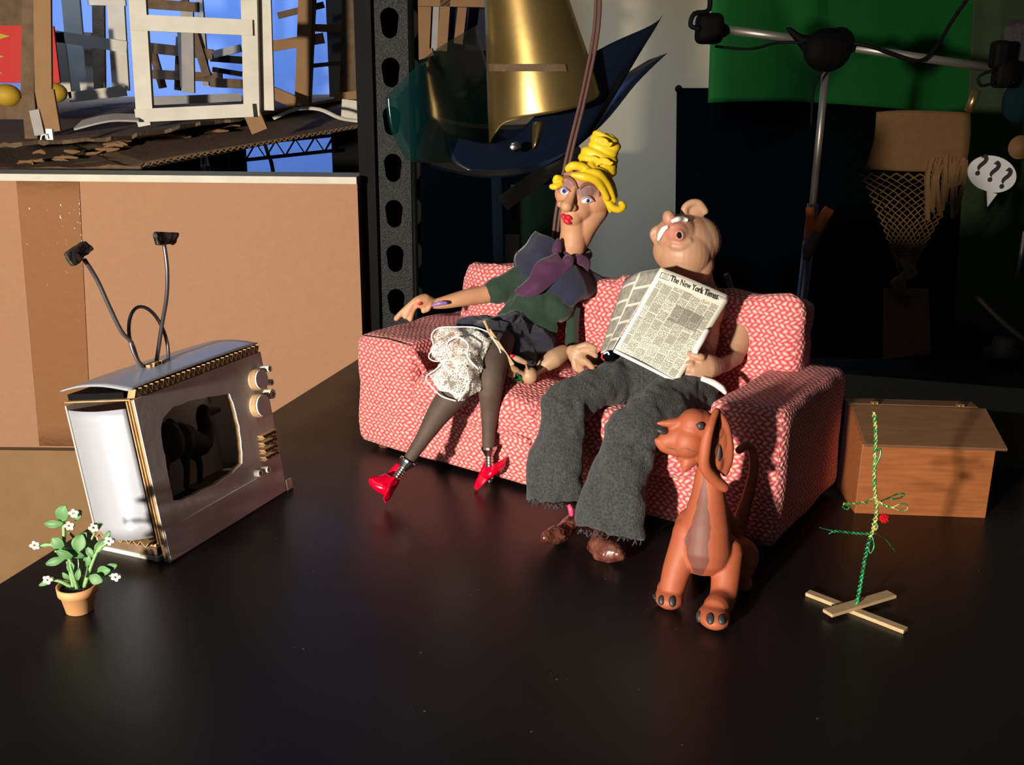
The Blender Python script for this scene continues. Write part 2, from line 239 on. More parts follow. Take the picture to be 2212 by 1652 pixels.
# ------------------------------------------------------------------ objects
MW = {}
def thing(name, label, cat, loc=(0, 0, 0), M=None, group=None):
    o = bpy.data.objects.new(name, None); COL.objects.link(o); o.empty_display_size = 0.02
    M = M or Matrix.Translation(Vector(loc))
    MW[o] = M.copy()
    Ms = M.copy(); Ms.translation = M.translation * CM; o.matrix_world = Ms
    tag(o, label, cat, group); return o
def tag(o, label=None, cat=None, group=None, kind=None):
    if label: o['label'] = label
    if cat: o['category'] = cat
    if group: o['group'] = group
    if kind: o['kind'] = kind
    return o
class MB:
    """mesh builder; coordinates in centimetres"""
    def __init__(s): s.v, s.f = [], []; s.uv = None
    def add(s, vs, fs):
        n = len(s.v); s.v += [Vector(v) for v in vs]; s.f += [tuple(i + n for i in f) for f in fs]; return s
    def box(s, c, d, M=None):
        c, d = Vector(c), Vector(d) / 2
        vs = [Vector((x*d.x, y*d.y, z*d.z)) for x in (-1, 1) for y in (-1, 1) for z in (-1, 1)]
        vs = [c + (M @ v if M else v) for v in vs]
        return s.add(vs, [(0, 1, 3, 2), (4, 6, 7, 5), (0, 4, 5, 1), (2, 3, 7, 6), (0, 2, 6, 4), (1, 5, 7, 3)])
    def beam(s, a, b, w, t, side=None):
        a, b = Vector(a), Vector(b); z = (b - a).normalized()
        side = Vector(side) if side is not None else Vector((1, 0, 0))
        if abs(side.normalized().dot(z)) > 0.95: side = Vector((0, 0, 1))
        y = z.cross(side).normalized(); x = y.cross(z)
        vs = [p + x*w/2*i + y*t/2*j for p in (a, b) for i, j in ((-1, -1), (1, -1), (1, 1), (-1, 1))]
        return s.add(vs, [(3, 2, 1, 0), (4, 5, 6, 7)] + [(i, (i+1) % 4, 4 + (i+1) % 4, 4 + i) for i in range(4)])
    def tube(s, pts, r, seg=10, smooth=4, caps=True, squash=1.0):
        pts = [Vector(p) for p in pts]; R = r if isinstance(r, (list, tuple)) else [r] * len(pts)
        if smooth and len(pts) > 2: pts, R = catmull(pts, R, smooth)
        rings = []; up = None
        for i, p in enumerate(pts):
            t = (pts[min(i+1, len(pts)-1)] - pts[max(i-1, 0)]).normalized()
            if up is None: up = t.orthogonal().normalized()
            up = (up - t * up.dot(t)).normalized(); b = t.cross(up)
            rings.append([p + (up*math.cos(a) + b*math.sin(a)*squash) * R[i] for a in (2*math.pi*k/seg for k in range(seg))])
        vs = [v for g in rings for v in g]; fs = []
        for i in range(len(rings) - 1):
            for k in range(seg):
                k2 = (k+1) % seg; fs.append((i*seg+k, i*seg+k2, (i+1)*seg+k2, (i+1)*seg+k))
        if caps: fs += [tuple(reversed(range(seg))), tuple((len(rings)-1)*seg + k for k in range(seg))]
        return s.add(vs, fs)
    def lathe(s, c, prof, seg=28, M=None, close=True):
        c = Vector(c); vs = []; fs = []
        for r, z in prof:
            for k in range(seg):
                v = Vector((r*math.cos(2*math.pi*k/seg), r*math.sin(2*math.pi*k/seg), z)); vs.append(c + (M @ v if M else v))
        for i in range(len(prof) - 1):
            for k in range(seg):
                k2 = (k+1) % seg; fs.append((i*seg+k, i*seg+k2, (i+1)*seg+k2, (i+1)*seg+k))
        if close: fs += [tuple(reversed(range(seg))), tuple((len(prof)-1)*seg + k for k in range(seg))]
        return s.add(vs, fs)
    def ell(s, c, r, M=None, seg=16):
        r = Vector(r) if not isinstance(r, (int, float)) else Vector((r, r, r)); c = Vector(c); vs = []; fs = []; n = seg // 2
        for i in range(n + 1):
            a = math.pi * i / n
            for k in range(seg):
                p = 2*math.pi*k/seg; v = Vector((r.x*math.sin(a)*math.cos(p), r.y*math.sin(a)*math.sin(p), r.z*math.cos(a))); vs.append(c + (M @ v if M else v))
        for i in range(n):
            for k in range(seg):
                k2 = (k+1) % seg; fs.append((i*seg+k, (i+1)*seg+k, (i+1)*seg+k2, i*seg+k2))
        return s.add(vs, fs)
    def prism(s, poly, M, t):
        """poly in local xy, extruded 0..t in z, placed by matrix M"""
        n = len(poly); vs = [M @ Vector((x, y, 0)) for x, y in poly] + [M @ Vector((x, y, t)) for x, y in poly]
        return s.add(vs, [tuple(reversed(range(n))), tuple(range(n, 2*n))] + [(i, (i+1) % n, n + (i+1) % n, n + i) for i in range(n)])
    def ringplate(s, outer, inner, M, t):
        n = len(outer); vs = []
        for z in (0, t):
            vs += [M @ Vector((x, y, z)) for x, y in outer] + [M @ Vector((x, y, z)) for x, y in inner]
        fs = []
        for i in range(n):
            j = (i+1) % n
            fs += [(i, n+i, n+j, j), (2*n+i, 2*n+j, 3*n+j, 3*n+i), (i, j, 2*n+j, 2*n+i), (n+i, 3*n+i, 3*n+j, n+j)]
        return s.add(vs, fs)
    def sheet(s, rows, t=0.08, sub=5, wrinkle=0.0, wscale=0.6):
        rows = [[Vector(p) for p in r] for r in rows]
        rows = [catmull(r, [1]*len(r), sub)[0] for r in rows]
        cols = list(zip(*rows)); cols = [catmull(list(c), [1]*len(c), sub)[0] for c in cols]
        g = list(zip(*cols)); R, C = len(g), len(g[0])
        nrm = [[None]*C for _ in range(R)]
        for i in range(R):
            for j in range(C):
                a = g[min(i+1, R-1)][j] - g[max(i-1, 0)][j]; b = g[i][min(j+1, C-1)] - g[i][max(j-1, 0)][j] if False else g[i][min(j+1, C-1)] - g[i][max(j-1, 0)]
                n = a.cross(b); nrm[i][j] = n.normalized() if n.length > 1e-9 else Vector((0, -1, 0))
        vs = []
        for sg in (0.5, -0.5):
            for i in range(R):
                for j in range(C):
                    p = g[i][j]; vs.append(p + nrm[i][j] * (sg*t + wrinkle * noise.noise(p * wscale)))
        fs = []; N = R*C
        for i in range(R-1):
            for j in range(C-1):
                a, b, c, d = i*C+j, i*C+j+1, (i+1)*C+j+1, (i+1)*C+j
                fs += [(a, b, c, d), (N+d, N+c, N+b, N+a)]
        for j in range(C-1):
            fs += [(N+j, N+j+1, j+1, j), ((R-1)*C+j, (R-1)*C+j+1, N+(R-1)*C+j+1, N+(R-1)*C+j)]
        for i in range(R-1):
            fs += [(i*C, (i+1)*C, N+(i+1)*C, N+i*C), (N+i*C+C-1, N+(i+1)*C+C-1, (i+1)*C+C-1, i*C+C-1)]
        return s.add(vs, fs)
    def build(s, name, m, parent=None, world=True, smooth=False, uv=None, bevel=0, kind=None):
        me = bpy.data.meshes.new(name)
        vs = s.v
        loc = Vector((0, 0, 0))
        if parent is not None:
            if world:
                Mi = MW[parent].inverted(); vs = [Mi @ v for v in vs]
        else:
            xs = [v.x for v in vs]; ys = [v.y for v in vs]; zs = [v.z for v in vs]
            loc = Vector(((min(xs)+max(xs))/2, (min(ys)+max(ys))/2, min(zs))); vs = [v - loc for v in vs]
        me.from_pydata([tuple(v * CM) for v in vs], [], s.f)
        bm = bmesh.new(); bm.from_mesh(me)
        bmesh.ops.recalc_face_normals(bm, faces=bm.faces); bm.to_mesh(me); bm.free()
        me.materials.append(m)
        if smooth: me.polygons.foreach_set('use_smooth', [True] * len(me.polygons))
        o = bpy.data.objects.new(name, me); COL.objects.link(o)
        if parent is not None: o.parent = parent; MW[o] = MW[parent]
        else: o.location = loc * CM; MW[o] = Matrix.Translation(loc)
        if uv == 'box': boxuv(me)
        if bevel:
            b = o.modifiers.new('bevel', 'BEVEL'); b.width = bevel * CM; b.segments = 2; b.limit_method = 'ANGLE'
        if kind: o['kind'] = kind
        return o
def boxuv(me):
    l = me.uv_layers.new(name='UVMap')
    for p in me.polygons:
        n = p.normal; ax = max(range(3), key=lambda i: abs(n[i]))
        for li in p.loop_indices:
            v = me.vertices[me.loops[li].vertex_index].co / CM
            l.data[li].uv = ((v.y, v.z), (v.x, v.z), (v.x, v.y))[ax]
def catmull(pts, R, n):
    out, ro = [], []
    for i in range(len(pts) - 1):
        p0, p1, p2, p3 = pts[max(i-1, 0)], pts[i], pts[i+1], pts[min(i+2, len(pts)-1)]
        for k in range(n):
            t = k / n; t2, t3 = t*t, t*t*t
            out.append(0.5 * ((2*p1) + (p2-p0)*t + (2*p0-5*p1+4*p2-p3)*t2 + (3*p1-p0-3*p2+p3)*t3)); ro.append(R[i]*(1-t) + R[i+1]*t)
    out.append(pts[-1]); ro.append(R[-1]); return out, ro
# ---- clay: overlapping solids fused into one continuous skin
def cap(mb, a, b, ra, rb, seg=28, sq=1.0, side=None):
    a, b = Vector(a), Vector(b); z = b - a
    if z.length < 1e-6: return mb.ell(a, max(ra, rb))
    z.normalize(); x = (Vector(side) if side is not None else z.orthogonal()).normalized(); x = (x - z*x.dot(z)).normalized(); y = z.cross(x)
    prof = [(-math.cos(t)*0 - math.sin(t), math.cos(t)) for t in (math.pi/2*0.98, math.pi/3, math.pi/6, 0)]
    vs, fs, rings = [], [], 0
    for (dz, rr) in prof: vs += [a + z*dz*ra + (x*math.cos(k)*rr + y*math.sin(k)*rr*sq)*ra for k in (2*math.pi*i/seg for i in range(seg))]; rings += 1
    for (dz, rr) in reversed(prof): vs += [b - z*dz*rb + (x*math.cos(k)*rr + y*math.sin(k)*rr*sq)*rb for k in (2*math.pi*i/seg for i in range(seg))]; rings += 1
    for i in range(rings-1):
        for k in range(seg):
            k2 = (k+1) % seg; fs.append((i*seg+k, i*seg+k2, (i+1)*seg+k2, (i+1)*seg+k))
    fs += [tuple(reversed(range(seg))), tuple((rings-1)*seg + k for k in range(seg))]
    return mb.add(vs, fs)
def chain(mb, pts, R, sub=3):
    pts, R = catmull([Vector(p) for p in pts], list(R), sub)
    for i in range(len(pts)-1): cap(mb, pts[i], pts[i+1], R[i], R[i+1])
    return mb
def fuse(mb, voxel=0.12, smooth=4, factor=0.6):
    me = bpy.data.meshes.new('tmp'); me.from_pydata([tuple(v) for v in mb.v], [], mb.f)
    bm = bmesh.new(); bm.from_mesh(me); bmesh.ops.recalc_face_normals(bm, faces=bm.faces); bm.to_mesh(me); bm.free()
    o = bpy.data.objects.new('tmp', me); COL.objects.link(o)
    r = o.modifiers.new('r', 'REMESH'); r.mode = 'VOXEL'; r.voxel_size = voxel; r.use_smooth_shade = True
    if smooth: s_ = o.modifiers.new('s', 'SMOOTH'); s_.iterations = smooth; s_.factor = factor
    dg = bpy.context.evaluated_depsgraph_get(); ev = bpy.data.meshes.new_from_object(o.evaluated_get(dg))
    out = MB(); out.v = [v.co.copy() for v in ev.vertices]; out.f = [tuple(p.vertices) for p in ev.polygons]
    bpy.data.objects.remove(o); bpy.data.meshes.remove(me); bpy.data.meshes.remove(ev)
    return out
def rumple(mb, a=0.3, sc=0.5):
    for v in mb.v:
        v += noise.noise_vector(v*sc)*a + noise.noise_vector(v*sc*2.7)*a*0.4
    return mb
def bvh(mb): return BVHTree.FromPolygons([tuple(v) for v in mb.v], mb.f)
def hit(bv, px, py, lift=0.0):
    r = ray(px, py).normalized(); loc, n, i, d = bv.ray_cast(O, r)
    if loc is None: return None, None
    if n.dot(r) > 0: n = -n
    return loc + n*lift, n
def dot(mb, p, n, a, b, th, rot=0.0, seg=16):
    """flat ellipsoid lying on a surface: a along image-right, b along image-up"""
    n = n.normalized(); x = Vector((math.cos(rot), 0, math.sin(rot))); x = (x - n*x.dot(n)).normalized(); y = n.cross(x)
    return mb.ell(p, (a, b, th), Matrix((x, y, n)).transposed(), seg)
def text_mb(txt, M, size, th=0.02, bold=0.0):
    c = bpy.data.curves.new('t', 'FONT'); c.body = txt; c.size = size; c.offset = bold; c.extrude = th; c.align_x = 'CENTER'; c.align_y = 'CENTER'
    o = bpy.data.objects.new('t', c); COL.objects.link(o); dg = bpy.context.evaluated_depsgraph_get()
    me = bpy.data.meshes.new_from_object(o.evaluated_get(dg)); mb = MB()
    mb.v = [M @ v.co for v in me.vertices]; mb.f = [tuple(p.vertices) for p in me.polygons]
    bpy.data.objects.remove(o); bpy.data.meshes.remove(me); return mb
def paint(ob, m, spots, colr):
    """pigment rubbed into the clay: spots = (centre, radius) in place coordinates"""
    m2 = m.copy(); ob.data.materials[0] = m2; t = m2.node_tree; q = NB(t); b = t.nodes['Principled BSDF']
    at = ob.data.attributes.new('pigment', 'FLOAT', 'POINT'); M_ = MW[ob]
    for i, v in enumerate(ob.data.vertices):
        p = M_ @ (v.co / CM); at.data[i].value = max([0.0] + [max(0.0, 1 - (p - c).length/r) for c, r in spots if c])
    a = q.n('ShaderNodeAttribute', attribute_name='pigment'); src = b.inputs['Base Color'].links[0].from_socket if b.inputs['Base Color'].is_linked else tuple(b.inputs['Base Color'].default_value)[:3]
    f = q.m('MULTIPLY', a.outputs['Fac'], 1.5, clamp=True); x = q.mix(f, src, colr)
    t.links.new(x, b.inputs['Base Color'])
def axes(o, x, y, z): 
    M = Matrix((x, y, z)).transposed().to_4x4(); M.translation = o; return M
def softbox(mb, c, d, r=1.0, n=14, wob=0.0, wsc=0.25, bulge=(0, 0, 0), M=None):
    h = Vector(d)/2; idx = {}; vs = []; fs = []
    def vid(i, j, k):
        key = (i, j, k)
        if key not in idx:
            p = Vector(((2*i/n-1)*h.x, (2*j/n-1)*h.y, (2*k/n-1)*h.z)); q = Vector([max(-h[a]+r, min(h[a]-r, p[a])) for a in range(3)])
            dd = p - q
            if dd.length > 1e-6:
                # keep cube-surface parameterisation but round the edges
                p = q + dd.normalized() * r
            u, v_, w_ = p.x/h.x, p.y/h.y, p.z/h.z
            p = p + Vector((bulge[0]*u*(1-v_*v_)*(1-w_*w_), bulge[1]*v_*(1-u*u)*(1-w_*w_), bulge[2]*w_*(1-u*u)*(1-v_*v_)))
            if wob: p = p + noise.noise_vector((p + Vector(c)) * wsc) * wob + noise.noise_vector((p + Vector(c)) * wsc * 3) * wob * 0.3
            p = Vector(c) + (M @ p if M else p); idx[key] = len(vs); vs.append(p)
        return idx[key]
    for a in range(n):
        for b in range(n):
            for e in (0, n):
                fs.append((vid(e, a, b), vid(e, a+1, b), vid(e, a+1, b+1), vid(e, a, b+1)))
                fs.append((vid(a, e, b), vid(a+1, e, b), vid(a+1, e, b+1), vid(a, e, b+1)))
                fs.append((vid(a, b, e), vid(a+1, b, e), vid(a+1, b+1, e), vid(a, b+1, e)))
    return mb.add(vs, fs)
X3, Y3, Z3 = Vector((1, 0, 0)), Vector((0, 1, 0)), Vector((0, 0, 1))
def structure(name, mb, m):
    o = mb.build(name, m); o['kind'] = 'structure'; return o

# ================================================================== the room
structure('floor', MB().box((20, 200, -77), (900, 900, 4)), MT['floor'])
structure('wall_back', MB().box((60, 452, 100), (620, 4, 360)), MT['beige'])
structure('wall_left', MB().box((-190, 352, 100), (330, 4, 360)), MT['bluewall'])
# table: rotated about 12 degrees, its left and back edges as in the photo
ta = Vector((0.237, 0.9715, 0)).normalized(); tb = Vector((ta.y, -ta.x, 0))
cbl = Vector((-20.3, 146.5, 0))
mb = MB(); tv_ = [cbl, cbl + tb*135, cbl + tb*135 - ta*190, cbl - ta*190]
mb.add([v + Vector((0, 0, 0)) for v in tv_] + [v - Vector((0, 0, 2.2)) for v in tv_], [(0, 1, 2, 3), (7, 6, 5, 4), (0, 4, 5, 1), (1, 5, 6, 2), (2, 6, 7, 3), (3, 7, 4, 0)])
tbl = thing('black_table', 'large black glossy table carrying the sofa, television and chest', 'table', (0, 60, -75))
mb.build('tabletop', MT['table'], tbl, bevel=0.15)
for a_, b_ in ((6, 6), (129, 6), (6, 184), (129, 184)):
    p = cbl + tb*a_ - ta*b_; MB().box((p.x, p.y, -38.6), (4, 4, 72.8)).build('leg', MT['postedge'], tbl)

# ================================================================== sofa
su, sv = Vector((0.827, -0.562, 0)).normalized(), Vector((0.562, 0.827, 0)).normalized()
so = Vector((-16.7, 99.6, 0)); SM = axes(so, su, sv, Z3)
def SP(px, py, d): return onplane(px, py, so + sv*d, sv)
sofa = thing('sofa', 'small red and cream woven sofa with two puppets sitting on it', 'sofa', M=SM)
SW = 46.3
def sb(name, c, d, **k):
    mb = MB(); softbox(mb, c, d, **k); return mb.build(name, MT['knit'], sofa, world=False, smooth=True, uv='box')
sb('base', (SW/2, 8.6, 3.6), (SW-0.4, 17.0, 6.2), r=0.7, n=24, wob=0.25)
sb('arm', (4.0, 9.0, 6.6), (8.0, 18.2, 11.9), r=1.0, n=20, wob=0.3)
sb('arm', (SW-3.2, 9.0, 6.6), (6.6, 18.2, 11.9), r=1.0, n=20, wob=0.22, wsc=0.18)
sb('seat_cushion', (15.6, 7.2, 7.3), (15.8, 15.0, 4.2), r=1.5, n=20, wob=0.75, wsc=0.33, bulge=(0, 0, 0.8))
sb('seat_cushion', (31.3, 6.8, 7.2), (16.0, 15.6, 4.4), r=1.5, n=20, wob=0.75, wsc=0.33, bulge=(0, 0, 0.8))
RB = Matrix.Rotation(math.radians(-7), 3, 'X')
sb('backrest', (13.6, 15.6, 12.4), (20.5, 4.2, 12.6), r=1.2, n=20, wob=0.55, M=RB, bulge=(0, 0.6, 0))
sb('backrest', (32.8, 15.4, 12.4), (20.5, 4.4, 13.0), r=1.2, n=20, wob=0.55, M=RB, bulge=(0, 0.6, 0))
for x in (2.2, SW-2.2):
    for y in (1.8, 16): MB().lathe((x, y, 0), [(0.55, 0), (0.8, 0.9)], 12).build('foot', MT['leather'], sofa, world=False)
mb = MB()
for a_, b_ in (((1, 0.35, 12.2), (7.5, 0.3, 12.1)), ((7.8, 0.5, 11.6), (8.6, 1.5, 9.0)), ((8.5, 0.0, 6.9), (22.5, -0.2, 5.2))):
    a_, b_ = Vector(a_), Vector(b_); mb.tube([a_, (a_+b_)/2 + Vector((0, 0, 0.15)), b_], 0.32, 8)
mb.build('piping', MT['knit'], sofa, world=False, smooth=True, uv='box')

# ================================================================== woman puppet
YW = 100.5
def kpx(Y): return Y / F * 1.02
def wp(px, py, dy=0.0): return P(px, py, YW + dy)
wpt = thing('clay_puppet', 'thin clay puppet woman with yellow coiled hair lounging on the left of the sofa', 'figurine', tuple(SP(1110, 760, 7)), group='clay puppets on the sofa')
k = kpx(YW)
mb = MB()
for (x, y, d, r) in ((1274, 402, 2.4, 50), (1250, 410, 0.7, 47), (1228, 418, 0.2, 29), (1276, 430, 0.9, 41), (1248, 444, 0.3, 36), (1236, 464, -0.3, 25)):
    mb.ell(wp(x, y, d), r*k, seg=24)
chain(mb, [wp(1236, 466, 0.1), wp(1238, 500, 0.5), wp(1236, 528, 0.5), wp(1228, 560, 1.0)], [25*k, 27*k, 30*k, 30*k])
chain(mb, [wp(1278, 448, 1.2), wp(1258, 485, 1.1), wp(1246, 520, 1.0)], [38*k, 33*k, 28*k])
chain(mb, [wp(1240, 404, -1.4), wp(1232, 428, -1.9), wp(1224, 445, -2.3)], [6*k, 9*k, 13*k])
mb.ell(wp(1238, 449, -1.8), 8*k); mb.ell(wp(1211, 441, -1.7), 8*k)
mb.ell(wp(1303, 446, 0.9), (9*k, 1.0, 17*k)); mb.ell(wp(1307, 441, 0.3), (5*k, 0.6, 12*k))
# torso core, right-hand shoulder stub and the outstretched arm
chain(mb, [wp(1228, 560, 1.5), wp(1185, 620, 0.5), wp(1130, 700, -1.5)], [26*k, 42*k, 44*k])
chain(mb, [wp(1150, 595, 0.5), wp(1100, 620, -0.5), wp(1055, 634, -1.2), wp(1010, 642, -2.0), wp(965, 652, -2.8), wp(938, 657, -3.0)], [24*k, 21*k, 20*k, 18*k, 14*k, 10*k])
# open hand resting on the sofa arm
chain(mb, [wp(938, 655, -3.0), wp(918, 648, -3.4), wp(906, 650, -3.8)], [9*k, 14*k, 11*k], 2)
for pts, r in (([(918, 642), (896, 650), (884, 668), (876, 684)], 6.0), ([(908, 650), (893, 668), (889, 680), (886, 690)], 5.5), ([(900, 646), (884, 660), (868, 675), (856, 688)], 6.0), ([(925, 652), (914, 660), (905, 658)], 6.5), ([(930, 656), (925, 668), (914, 672)], 5.0)):
    chain(mb, [wp(x, y, -3.6 - 0.12*i) for i, (x, y) in enumerate(pts)], [r*k]*len(pts), 2)
wb = fuse(mb, 0.11, 4)
wbody = wb.build('body', MT['skin_w'], wpt, smooth=True); B = bvh(wb)
paint(wbody, MT['skin_w'], [(hit(B, 1215, 401)[0], 0.95), (hit(B, 1225, 399)[0], 0.95), (hit(B, 1261, 413)[0], 1.1), (hit(B, 1275, 416)[0], 1.1)], (0.25, 0.145, 0.15))
for (x, y, a, b, rot, ix) in ((1221, 414, 9.5, 6.5, -0.1, 0), (1267, 431, 13.5, 7.5, -0.05, 1)):
    p, n = hit(B, x, y, 0.16); mb = MB(); dot(mb, p, n, a*k, b*k, 0.22, rot)
    e = mb.build('eye', MT['white'], wpt, smooth=True)
    p2 = p + n*0.13; p2.z += 0.03; mb = MB(); dot(mb, p2, n, 5.6*k, 5.2*k, 0.13); mb.build('iris', MT['blue'], e, smooth=True)
    mb = MB(); dot(mb, p2 + n*0.1, n, 2.2*k, 2.2*k, 0.06); mb.build('pupil', MT['black'], e, smooth=True)
    # upper lid ridge
    mb = MB(); pts = []
    for i in range(6):
        t_ = i/5; q_, nn = hit(B, x - a*1.15 + 2.3*a*t_, y + 1 - b*1.25*math.sin(math.pi*t_) + (3 if ix else 1)*t_, 0.22)
        if q_: pts.append(q_)
    mb.tube(pts, [0.07] + [0.14]*(len(pts)-2) + [0.07], 8); mb.build('eyelid', MT['eyelid'], e, smooth=True)
for pts in (((1203, 392), (1214, 383), (1228, 384), (1240, 393), (1245, 408)), ((1252, 408), (1262, 399), (1277, 398), (1290, 408), (1294, 424))):
    q_ = [hit(B, x, y, 0.08)[0] for x, y in pts]; q_ = [a for a in q_ if a]
    MB().tube(q_, [0.10, 0.17, 0.18, 0.15, 0.07][:len(q_)], 8).build('eyebrow', MT['brow'], wpt, smooth=True)
mb = MB()
for (x, y, a, b, rot) in ((1219, 467, 7, 5.5, -0.5), (1229, 469, 8, 5, -0.5), (1226, 477, 10, 6, -0.45)):
    p, n = hit(B, x, y, 0.10); dot(mb, p, n, a*k, b*k, 0.26, rot)
mb.build('lips', MT['lips'], wpt, smooth=True)
# hair of rolled yellow clay
mb = MB()
def hz(pts, r, d=None):
    chain(mb, [wp(p[0], p[1], p[2]) for p in pts], ([r*k]*len(pts) if not isinstance(r, (list, tuple)) else [q*k for q in r]), 4)
hz([(1228, 364, -1.6), (1238, 358, -1.9), (1256, 360, -1.8), (1270, 368, -1.8)], [8, 9, 9, 8])
hz([(1238, 378, -2.3), (1262, 382, -2.5), (1285, 388, -2.2), (1300, 405, -1.6), (1312, 428, -1.0)], [5, 9, 9, 8, 6])
hz([(1270, 372, -2.2), (1292, 376, -2.0), (1312, 398, -1.2), (1325, 428, -0.4), (1326, 436, 0)], [8, 9, 8, 6, 5])
hz([(1280, 366, -1.4), (1305, 374, -0.8), (1322, 400, 0), (1329, 425, 0.2)], [8, 8, 7, 6])
hz([(1308, 425, -0.6), (1320, 446, -0.4), (1336, 452, -0.2), (1345, 446, 0), (1342, 440, 0.2)], [7, 8, 8, 8, 7])
hz([(1312, 435, -0.2), (1315, 446, 0), (1318, 456, 0)], [5, 5, 4])
hz([(1212, 386, -0.4), (1203, 384, -0.6), (1199, 390, -0.4)], [6, 7, 6]); hz([(1212, 398, -0.6), (1200, 403, -0.8), (1192, 403, -0.6)], [6, 7, 6])
hz([(1262, 372, -1.6), (1276, 358, -1.2)], 9)
# coiled tower: stacked oval coils
tx = wp(1, 0) - wp(0, 0); 
for (cx_, cy_, ax, ay, ang, n_) in ((1293, 362, 33, 13, -0.3, 1), (1291, 350, 36, 13, -0.3, 1), (1295, 337, 34, 13, -0.32, 1), (1303, 322, 26, 12, -0.34, 1), (1308, 308, 27, 12, -0.35, 1), (1308, 297, 24, 9, -0.35, 1)):
    c_ = wp(cx_, cy_, 0.6); pts = []
    for i in range(11):
        a = 2*math.pi*i/10; dx = math.cos(a)*ax*0.88; dyy = math.sin(a)
        pts.append(c_ + Vector((dx*k, dyy*ax*0.55*k, dx*math.sin(ang)*k + 0.1*math.sin(a*2))))
    chain(mb, pts, [ay*k*0.75]*len(pts), 2)
    mb.ell(c_, (ax*0.85*k, ax*0.5*k, ay*k))
# front spirals on the tower
for (cx_, cy_, r0) in ((1302, 305, 15), (1285, 345, 13), (1308, 348, 11)):
    pts = []
    for i in range(15):
        a = i*0.75; rr = r0*(1 - i/18); pts.append((cx_ + rr*1.25*math.cos(a), cy_ + rr*0.55*math.sin(a) + rr*0.35*math.cos(a), -1.1))
    hz(pts, 3.6)
mb.ell(wp(1290, 372, 0.2), (30*k, 1.6, 12*k), Matrix.Rotation(0.3, 3, 'Y'))
fuse(mb, 0.10, 1, 0.4).build('hair', MT['yellow'], wpt, smooth=True)
# clothing
mb = MB()
chain(mb, [wp(1215, 590, 0.3), wp(1175, 645, -0.9), wp(1125, 695, -2.3)], [36*k, 56*k, 50*k])
mb.ell(wp(1200, 660, -2.0), (40*k, 2.2, 38*k)); mb.ell(wp(1150, 655, -2.2), (44*k, 2.0, 40*k)); mb.ell(wp(1165, 705, -2.8), (42*k, 1.6, 26*k))
chain(mb, [wp(1135, 600, -0.4), wp(1095, 618, -0.8), wp(1072, 630, -1.2)], [30*k, 28*k, 27*k])
rumple(fuse(mb, 0.14, 4), 0.25, 0.5).build('shirt', MT['green_felt'], wpt, smooth=True)
mb = MB(); mb.sheet([[wp(1228, 650, -2.0), wp(1240, 660, -2.2), wp(1253, 666, -1.8)], [wp(1226, 690, -2.6), wp(1238, 695, -3.0), wp(1250, 698, -2.4)], [wp(1221, 742, -3.4), wp(1236, 748, -3.8), wp(1249, 742, -3.2)]], 0.2)
mb.sheet([[wp(1221, 742, -3.4), wp(1236, 748, -3.8), wp(1249, 742, -3.2)], [wp(1224, 690, -1.0), wp(1238, 695, -0.6), wp(1250, 698, -1.0)]], 0.2); mb.build('sleeve', MT['green_felt'], wpt, smooth=True)
mb = MB()
chain(mb, [wp(1130, 712, -2.6), wp(1080, 730, -6.0), wp(1040, 735, -8.2)], [48*k, 46*k, 38*k])
chain(mb, [wp(1150, 720, -2.2), wp(1140, 755, -4.5), wp(1110, 775, -7.5)], [50*k, 48*k, 36*k])
mb.ell(wp(1035, 706, -6.0), (44*k, 2.6, 24*k)); mb.ell(wp(1150, 740, -4.0), (48*k, 2.4, 44*k))
rumple(fuse(mb, 0.14, 4), 0.45, 0.5).build('skirt', MT['navy'], wpt, smooth=True)
mb = MB()
mb.sheet([[wp(1158, 500, 0.8), wp(1180, 512, -0.2), wp(1200, 520, -0.6)], [wp(1132, 530, 0.6), wp(1165, 540, -1.5), wp(1200, 555, -1.5)], [wp(1116, 560, 0.4), wp(1150, 570, -2.0), wp(1190, 585, -2.0)], [wp(1122, 592, -1.0), wp(1145, 604, -2.8), wp(1175, 610, -2.6)]], 0.18, wrinkle=0.5)
mb.sheet([[wp(1205, 560, -1.2), wp(1235, 560, -1.5), wp(1265, 572, -0.8), wp(1305, 602, 0.5)], [wp(1190, 585, -2.6), wp(1225, 590, -3.2), wp(1260, 605, -2.8), wp(1290, 625, -0.8)], [wp(1175, 612, -3.4), wp(1215, 628, -4.3), wp(1248, 640, -3.6), wp(1268, 640, -2.2)], [wp(1180, 630, -3.6), wp(1215, 650, -4.5), wp(1232, 662, -3.9), wp(1250, 655, -3.0)]], 0.18, wrinkle=0.7)
mb.sheet([[wp(1120, 545, 0.2), wp(1112, 570, 0.4), wp(1124, 598, -0.8)], [wp(1135, 545, 1.8), wp(1130, 575, 1.8), wp(1140, 600, 1.2)]], 0.18, wrinkle=0.3)
mb.build('collar', MT['navy'], wpt, smooth=True)
mb = MB()
mb.sheet([[wp(1205, 545, -1.8), wp(1215, 560, -2.6), wp(1240, 572, -2.6)], [wp(1160, 568, -3.0), wp(1185, 585, -3.8), wp(1205, 600, -3.6)], [wp(1140, 600, -3.6), wp(1160, 615, -4.5), wp(1178, 625, -4.2)], [wp(1112, 630, -3.8), wp(1128, 640, -4.7), wp(1145, 641, -4.6)]], 0.22, wrinkle=0.5)
pts = [];
for i in range(13):
    a = 2*math.pi*i/12; pts.append(wp(1235 + 36*math.cos(a), 546 + 14*math.sin(a) + (-8 if math.cos(a) < 0 else 4), 1.0 - 2.0*math.sin(a)))
m2 = MB(); chain(m2, pts, [9*k]*13, 2)
